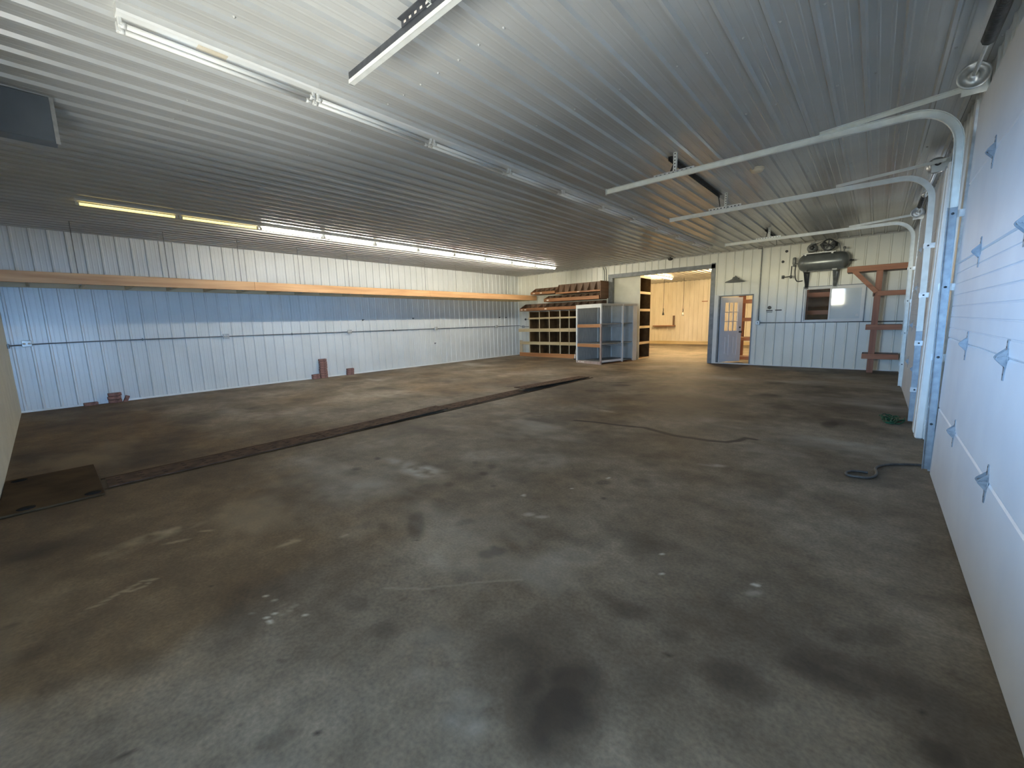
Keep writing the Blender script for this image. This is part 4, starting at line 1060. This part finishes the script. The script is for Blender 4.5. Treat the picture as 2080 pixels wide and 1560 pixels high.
# ---- angled bin shelves hung on the back wall
def bins(x0, x1, yf, z0, lip, yb, zt, n, label, stickers=(), skip_right=False):
    t = thing('parts_bin_shelf', label, 'bin shelf', ((x0 + x1) / 2, 13.78, z0), 'angled wooden parts bins')
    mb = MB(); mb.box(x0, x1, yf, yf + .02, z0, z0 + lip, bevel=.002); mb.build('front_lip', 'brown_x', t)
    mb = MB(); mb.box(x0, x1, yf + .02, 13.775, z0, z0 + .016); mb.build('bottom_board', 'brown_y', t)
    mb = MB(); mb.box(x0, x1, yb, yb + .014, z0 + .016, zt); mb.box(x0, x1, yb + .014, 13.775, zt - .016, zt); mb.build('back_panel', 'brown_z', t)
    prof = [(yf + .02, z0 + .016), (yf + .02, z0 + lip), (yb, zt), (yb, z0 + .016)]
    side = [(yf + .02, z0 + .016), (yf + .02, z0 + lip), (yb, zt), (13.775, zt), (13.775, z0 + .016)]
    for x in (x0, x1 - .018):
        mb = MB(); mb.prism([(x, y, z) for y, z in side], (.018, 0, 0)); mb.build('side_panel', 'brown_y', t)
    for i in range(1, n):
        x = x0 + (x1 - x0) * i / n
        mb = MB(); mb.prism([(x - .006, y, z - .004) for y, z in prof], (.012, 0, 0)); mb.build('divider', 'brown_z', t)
    for x in stickers:
        mb = MB(); mb.box(x, x + .10, yf - .0015, yf, z0 + lip * .3, z0 + lip * .68); mb.build('sticker', 'sticker', t)
    return t
bins(-11.10, -7.45, 13.17, 1.85, .115, 13.55, 2.135, 12, 'longest and lowest angled brown bin shelf, just above the pigeonhole rack', (-11.05, -10.86, -9.83))
bins(-9.86, -7.43, 13.17, 2.17, .125, 13.52, 2.415, 8, 'middle angled brown bin shelf on the back wall, with one white sticker', (-9.72,))
bins(-10.52, -9.33, 13.17, 2.48, .095, 13.52, 2.74, 5, 'short angled brown bin shelf at upper left on the back wall', (-10.40, -10.05))
bins(-9.32, -7.40, 13.20, 2.44, .06, 13.42, 2.80, 7, 'tallest angled brown bin shelf at upper right beside the wide opening', (-8.35,))

for o_ in [o for o in COL.objects if o.name.startswith('parts_bin_shelf') and 'tallest' in o.get('label', '')]:
    mb = MB(); mb.box(-7.40, -7.375, 13.20, 13.775, 2.20, 2.80); mb.build('end_panel', 'brown_y', o_)
mb = MB(); mb.tube([(-11.30, 13.79, 1.52), (-11.30, 13.70, 1.52), (-10.78, 13.70, 1.52)], .008, 8); mb.box(-11.33, -11.27, 13.77, 13.795, 1.48, 1.56)
single('hanging_rod', mb, 'dark_steel', 'black horizontal rod on the back wall left of the pigeonhole rack', 'rod', (-11.30, 13.79, 1.52))
t = thing('outlet_box', 'outlet box on the back wall in the left corner beside the pigeonhole rack', 'outlet', (-11.42, 13.775, 1.21))
mb = MB(); mb.box(-11.48, -11.37, 13.73, 13.777, 1.16, 1.27, bevel=.005); mb.build('box', 'box_steel', t)
mb = MB(); mb.lathe((-11.425, 13.73, 1.215), (0, -1, 0), [(.02, 0), (.02, .003), (0, .003)], 14); mb.build('receptacle', 'dark_steel', t)
mb = MB(); mb.tube([(XL + .05, 13.775, 1.262), (-11.50, 13.788, 1.215), (-10.72, 13.788, 1.215)], .010, 8); single('conduit', mb, 'conduit', 'short conduit from the left corner to behind the pigeonhole rack', 'conduit', (-11.2, 13.77, 1.215))

# stick with a white band leaning by the shelving unit
t = thing('stick', 'thin pale stick with a white lower end leaning on the pigeonhole rack', 'stick', (-8.27, 12.99, 0))
mb = MB(); mb.tube([(-8.30, 12.98, .16), (-8.36, 13.20, .53)], .009, 8); mb.build('shaft', 'grey_paint', t)
mb = MB(); mb.tube([(-8.28, 12.92, .03), (-8.30, 12.98, .17)], .020, 8); mb.build('grip', 'white', t)
mb = MB(); mb.box(-8.31, -8.23, 12.89, 12.95, 0, .035, bevel=.008); mb.build('foot', 'dark_steel', t)

# ---- tall shelf case just inside the next bay
t = thing('shelf_case', 'tall shelf case with a white board side, brown shelves facing right, in the wide opening', 'shelf', (-6.8, 14.4, 0))
x0, x1, y0, y1, zt = -7.38, -6.255, 13.95, 14.85, 2.94
mb = MB(); mb.box(x0, x1, y0, y0 + .018, 0, zt); mb.build('side_panel', 'plywood', t)
mb = MB(); mb.box(x0, x1, y1 - .018, y1, 0, zt); mb.build('far_panel', 'hard_back', t)
mb = MB(); mb.box(x0, x0 + .018, y0 + .018, y1 - .018, 0, zt); mb.build('back_panel', 'hard_back', t)
for z in (.04, .61, 1.18, 1.78, 2.38, zt - .01):
    mb = MB(); mb.box(x0 + .018, x1 - .02, y0 + .018, y1 - .018, z - .02, z); mb.build('shelf_board', 'hard_back', t)
    mb = MB(); mb.box(x1 - .02, x1, y0 + .018, y1 - .018, z - .085, z); mb.build('shelf_edge', 'pine_y', t)

# ---- things in the next bay
def cord(x, y, zp, label, mat):
    t = thing('pendant_plug', label, 'cord', (x, y, ZC), 'hanging cords in the next bay')
    mb = MB(); mb.tube([(x, y, ZC), (x + .01, y, 2.6), (x, y, zp + .28)], .009, 6); mb.build('cord', 'black_rubber', t)
    mb = MB(); mb.tube([(x, y, zp + .30), (x + .01, y, zp + .2), (x - .01, y, zp + .1)], .022, 8); mb.build('strain_relief', 'black_rubber', t)
    mb = MB(); mb.lathe((x, y, zp + .12), (0, 0, -1), [(.02, 0), (.03, .03), (.055, .12), (.05, .16), (0, .16)], 12); mb.build('plug', mat, t)
cord(-8.16, 21.0, 1.62, 'black cord with dark plug hanging in the next bay, left of two', 'black_rubber')
cord(-7.18, 21.0, 1.56, 'black cord with pale plug hanging in the next bay, right of two', 'box_steel')
t = thing('wall_bench', 'narrow wooden ledge on the far wall of the next bay under the hanging cords', 'shelf', (-8.8, YF, 1.0))
mb = MB(); mb.box(-9.40, -8.22, YF - .30, YF - .02, .98, 1.03, bevel=.004); mb.build('ledge_board', 'brown_x', t)
mb = MB(); mb.box(-8.36, -8.28, YF - .10, YF - .02, 1.03, 1.55); mb.build('upright', 'brown_z', t)
mb = MB(); mb.box(-6.9, -6.62, YF - .06, YF - .02, 2.22, 2.26); single('wall_rail', mb, 'brown_x', 'short dark rail on the far wall at the right of the wide opening', 'rail', (-6.76, YF, 2.24))

def open_shelf(name, label, x0, x1, y0, y1, zs, zt, ps, tz, loc, mt='brown'):
    t = thing(name, label, 'shelf', loc)
    for x in (x0, x1 - ps):
        for y in (y0, y1 - .04):
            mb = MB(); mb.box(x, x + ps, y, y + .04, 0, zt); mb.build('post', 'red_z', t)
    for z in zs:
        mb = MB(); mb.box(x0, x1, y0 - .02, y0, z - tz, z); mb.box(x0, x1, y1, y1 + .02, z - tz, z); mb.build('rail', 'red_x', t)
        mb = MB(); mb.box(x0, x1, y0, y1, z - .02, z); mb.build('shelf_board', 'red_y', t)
    return t
open_shelf('timber_shelf', 'dark timber shelf seen through the open walk-through door', -3.47, -2.45, 15.4, 15.95, (.10, .74, 1.38, 1.97), 2.35, .10, .11, (-3.0, 15.7, 0))
open_shelf('timber_shelf', 'dark reddish timber shelf seen through the left pane of the window', -1.65, -.93, 14.9, 15.5, (1.02, 1.55, 2.06), 2.5, .07, .12, (-1.3, 15.2, 0))

# ---- timber rack in the back right corner
t = thing('corner_rack', 'reddish timber rack with four shelves in the back right corner', 'shelf', (0, 13.3, 0))
YP = 13.20
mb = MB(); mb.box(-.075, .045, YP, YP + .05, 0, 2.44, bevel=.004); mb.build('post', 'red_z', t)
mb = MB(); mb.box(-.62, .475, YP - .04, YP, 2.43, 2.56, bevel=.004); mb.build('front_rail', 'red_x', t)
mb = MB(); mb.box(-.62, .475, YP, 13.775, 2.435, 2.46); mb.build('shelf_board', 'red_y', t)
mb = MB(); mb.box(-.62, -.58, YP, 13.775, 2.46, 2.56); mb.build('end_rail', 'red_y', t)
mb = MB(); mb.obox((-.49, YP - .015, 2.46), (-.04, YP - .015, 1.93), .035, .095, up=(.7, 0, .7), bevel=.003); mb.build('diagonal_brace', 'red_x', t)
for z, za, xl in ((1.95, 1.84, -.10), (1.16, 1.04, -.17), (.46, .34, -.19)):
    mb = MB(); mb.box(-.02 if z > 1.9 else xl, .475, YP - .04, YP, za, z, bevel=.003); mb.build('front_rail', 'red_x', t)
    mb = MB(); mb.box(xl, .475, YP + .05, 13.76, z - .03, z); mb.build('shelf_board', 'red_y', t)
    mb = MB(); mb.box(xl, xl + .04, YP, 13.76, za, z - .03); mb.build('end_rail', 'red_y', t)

# ---- air compressor on wall brackets
t = thing('air_compressor', 'grey horizontal-tank air compressor mounted high on the back wall above the window', 'compressor', (-1.13, 13.4, 2.54))
TX0, TX1, TY, TZ, TR = -1.66, -.60, 13.42, 2.765, .215
mb = MB()
prof = [(0, 0), (.07, .006), (.13, .025), (.18, .065), (.205, .11), (TR, .16)]
Lt = TX1 - TX0
mb.lathe((TX0, TY, TZ), (1, 0, 0), prof + [(TR, Lt - .16)] + [(r, Lt - h) for r, h in prof[::-1]][1:], 36); mb.build('tank', 'tank', t)
mb = MB(); mb.lathe((TX1 - .01, TY, TZ - .02), (1, 0, 0), [(.025, 0), (.025, .05), (.012, .055), (.012, .09), (0, .09)], 12); mb.build('drain_fitting', 'dark_steel', t)
mb = MB(); mb.box(-1.56, -.88, TY - .16, TY + .14, TZ + TR - .01, TZ + TR + .02, bevel=.004)
for x in (-1.5, -.95): mb.box(x - .02, x + .02, TY - .12, TY + .12, TZ + TR - .05, TZ + TR)
mb.build('top_plate', 'box_steel', t)
zt_ = TZ + TR + .02
mb = MB(); mb.lathe((-1.37, TY - .17, zt_ + .115), (0, 1, 0), [(0, 0), (.06, .0), (.105, .02), (.112, .05), (.112, .22), (.105, .25), (.03, .27), (.012, .28), (.012, .32), (0, .32)], 24)
mb.box(-1.45, -1.29, TY - .1, TY + .05, zt_, zt_ + .04); mb.box(-1.42, -1.32, TY - .06, TY + .03, zt_ + .21, zt_ + .26, bevel=.006); mb.build('motor', 'grey_steel', t)
mb = MB(); mb.lathe((-1.37, TY - .235, zt_ + .115), (0, 1, 0), [(.012, 0), (.05, 0), (.05, .015), (.042, .02), (.05, .025), (.05, .04), (.012, .04)], 20); mb.build('motor_pulley', 'dark_steel', t)
pump = MB()
pump.box(-1.12, -.96, TY - .10, TY + .08, zt_, zt_ + .13, bevel=.01)
pm = pump.build('pump', 'grey_steel', t)
for sx in (-1, 1):
    mb = MB()
    for k in range(7):
        a = Vector((-1.04 + sx * (.045 + k * .014), TY - .01, zt_ + .10 + k * .020))
        d = Vector((sx * .57, 0, .82)).normalized()
        mb.lathe(a, d, [(0, 0), (.075, 0), (.075, .009), (.058, .011), (.058, .02), (0, .02)], 16)
    mb.build('cylinder', 'grey_steel', pm)
mb = MB(); fx_, fz_ = -1.03, zt_ + .145
mb.lathe((fx_, TY - .235, fz_), (0, 1, 0), [(.115, 0), (.142, 0), (.142, .012), (.134, .018), (.142, .024), (.142, .036), (.115, .036), (.115, 0)], 28)
mb.lathe((fx_, TY - .235, fz_), (0, 1, 0), [(0, 0), (.025, 0), (.025, .05), (0, .05)], 14)
for k in range(5):
    a = k * 2 * math.pi / 5 + .3
    mb.obox((fx_ + .02 * math.cos(a), TY - .217, fz_ + .02 * math.sin(a)), (fx_ + .12 * math.cos(a), TY - .217, fz_ + .12 * math.sin(a)), .026, .018, up=(0, 1, 0))
mb.build('flywheel', 'dark_steel', pm)
mb = MB(); mb.tube([(-1.37, TY - .215, zt_ + .165), (fx_, TY - .215, fz_ + .144), (fx_ + .144, TY - .215, fz_), (fx_, TY - .215, fz_ - .140), (-1.37, TY - .215, zt_ + .065), (-1.42, TY - .215, zt_ + .115)], .007, 6, closed=True); mb.build('drive_belt', 'black_rubber', t)
mb = MB(); mb.tube(smooth_path([(-.93, TY, zt_ + .20), (-.84, TY - .02, zt_ + .18), (-.80, TY - .03, zt_ + .05), (-.80, TY - .02, TZ + .19)]), .011, 8); mb.lathe((-.72, TY - .05, TZ + .18), (0, 0, 1), [(.012, 0), (.012, .08), (.03, .085), (.03, .13), (.012, .14), (0, .14)], 12); mb.build('discharge_pipe', 'grey_steel', t)
mb = MB(); mb.lathe((-.92, TY - .04, zt_ + .16), (1, 0, 0), [(0, 0), (.045, 0), (.045, .06), (0, .06)], 16); mb.build('air_filter', 'dark_steel', t)
for x, w_, m_ in ((-1.475, .085, 'dark_steel'), (-.87, .10, 'grey_steel')):
    mb = MB()
    mb.box(x - w_ / 2, x + w_ / 2, 13.755, 13.782, 2.12, 2.56); mb.box(x - w_ / 2, x + w_ / 2, 13.18, 13.775, 2.525, 2.56)
    mb.obox((x, 13.765, 2.16), (x, 13.22, 2.525), w_ * .7, .02)
    mb.build('wall_bracket', m_, t)
mb = MB(); mb.box(-1.51, -.83, 13.24, 13.27, 2.52, 2.552); mb.build('bracket_bar', 'dark_steel', t)
mb = MB(); mb.tube([(TX0 + .02, TY - .05, TZ), (-1.74, TY - .05, TZ), (-1.74, TY - .05, TZ - .05)], .014, 8); mb.lathe((-1.74, TY - .05, TZ + .17), (0, 0, -1), [(0, 0), (.03, 0), (.042, .02), (.042, .16), (.03, .18), (.03, .23), (0, .24)], 14); mb.build('regulator', 'grey_steel', t)
mb = MB(); mb.tube([(-1.79, TY - .03, TZ - .04), (-1.80, TY, TZ - .30), (-2.03, TY + .3, TZ - .30), (-2.03, 13.78, TZ - .30)], .013, 8); mb.box(-2.06, -2.0, 13.74, 13.78, TZ - .33, TZ - .24, bevel=.006); mb.box(-1.825, -1.775, TY - .03, TY + .03, TZ - .36, TZ - .28, bevel=.01); mb.build('air_pipe', 'dark_steel', t)
mb = MB(); mb.tube(smooth_path([(-1.70, TY - .04, TZ - .03), (-1.715, TY, TZ - .18), (-1.70, TY + .08, TZ - .38), (-1.66, TY + .2, TZ - .44), (-1.58, TY + .34, TZ - .42)]), .013, 8); mb.build('air_hose', 'cable', t)

# ---- barn lamp over the walk-through door
t = thing('barn_lamp', 'grey shallow-dish barn lamp on the back wall above the walk-through door', 'lamp', (-3.16, 13.78, 2.47))
mb = MB(); mb.lathe((-3.17, 13.50, 2.575), (0, 0, -1), [(.012, 0), (.05, .004), (.065, .025), (.075, .055), (.13, .085), (.25, .135), (.262, .150), (.256, .150), (.245, .140), (.125, .092), (.06, .06), (0, .055)], 32); mb.build('shade', 'grey_steel', t)
mb = MB(); mb.tube(smooth_path([(-3.17, 13.78, 2.50), (-3.17, 13.70, 2.52), (-3.17, 13.58, 2.60), (-3.17, 13.50, 2.575)]), .011, 8); mb.box(-3.22, -3.12, 13.755, 13.785, 2.44, 2.56, bevel=.006); mb.build('arm', 'grey_steel', t)

# ---- wiring, plugs and decals on the back wall
mb = MB(); mb.tube(smooth_path([(-2.68, 13.775, 3.325), (-2.60, 13.775, 3.315), (-2.575, 13.775, 3.27), (-2.572, 13.775, 2.4), (-2.56, 13.775, 1.30)], 5), .012, 8)
single('conduit', mb, 'conduit', 'vertical conduit on the back wall right of the walk-through door', 'conduit', (-2.57, 13.775, 1.3))
mb = MB(); mb.tube([(-2.52, 13.775, 1.235), (.50, 13.775, 1.225)], .012, 8)
single('conduit', mb, 'conduit', 'horizontal conduit along the back wall under the window', 'conduit', (-1.0, 13.775, 1.23))
t = thing('switch_box', 'small metal switch box at the foot of the vertical conduit by the walk-through door', 'switch box', (-2.56, 13.78, 1.2))
mb = MB(); mb.box(-2.625, -2.515, 13.72, 13.782, 1.18, 1.30, bevel=.006); mb.build('box', 'box_steel', t)
mb = MB(); mb.box(-2.578, -2.562, 13.705, 13.72, 1.23, 1.255); mb.build('toggle', 'dark_gap', t)
mb = MB(); mb.box(-2.615, -2.585, 13.75, 13.782, 1.36, 1.62, bevel=.008); single('handle', mb, 'white', 'narrow white handle on the back wall above the switch box', 'handle', (-2.6, 13.78, 1.36))
for x, z, lab in ((-1.99, 3.17, 'upper dark plug on the back wall left of the compressor'), (-2.06, 2.90, 'lower dark plug on the back wall left of the compressor')):
    mb = MB(); mb.lathe((x, 13.80, z), (0, -1, 0), [(.034, 0), (.034, .02), (.02, .03), (0, .03)], 14); single('wall_plug', mb, 'dark_steel', lab, 'plug', (x, 13.80, z), 'dark plugs on the back wall')
for x, lab in ((-7.56, 'left thin vertical conduit beside the wide opening'), (-7.48, 'right thin vertical conduit beside the wide opening')):
    mb = MB(); mb.tube(smooth_path([(x - .06, 13.775, 3.34), (x - .02, 13.775, 3.25), (x, 13.775, 3.15), (x, 13.775, 2.80)], 5), .012, 8)
    single('conduit', mb, 'conduit', lab, 'conduit', (x, 13.775, 2.8), 'conduits beside the wide opening')

def decal(x, z, emblem, label):
    t = thing('wall_decal', label, 'decal', (x, 13.79, z))
    rng = random.Random(int(abs(x) * 100))
    y0 = 13.785
    if emblem:
        mb = MB(); mb.lathe((x - .0, y0, z + .085), (0, -1, 0), [(.048, 0), (.048, .002), (.03, .002), (.03, .0015), (0, .0015)], 20); e = mb.build('emblem', 'ink', t)
        mb = MB(); mb.obox((x - .03, y0 - .0025, z + .075), (x + .03, y0 - .0025, z + .10), .002, .010, up=(0, 0, 1)); mb.build('emblem_band', 'ink_pale', e)
    mb = MB(); mb.box(x - .078, x + .078, y0 - .0015, y0 + .015, z - .017, z + .017); mb.build('word_bar', 'ink', t)
    if emblem:
        mb = MB(); xx = x - .068
        while xx < x + .06:
            w_ = rng.uniform(.008, .014); mb.box(xx, xx + w_, y0 - .0015, y0 + .015, z - .054, z - .036); xx += w_ + .006
        mb.build('word_line', 'ink_pale', t)
    return t
decal(-2.305, 1.575, True, 'dark round emblem over two lines of lettering on the back wall by the door')
decal(-2.085, 1.583, False, 'single dark lettering bar on the back wall right of the round emblem')
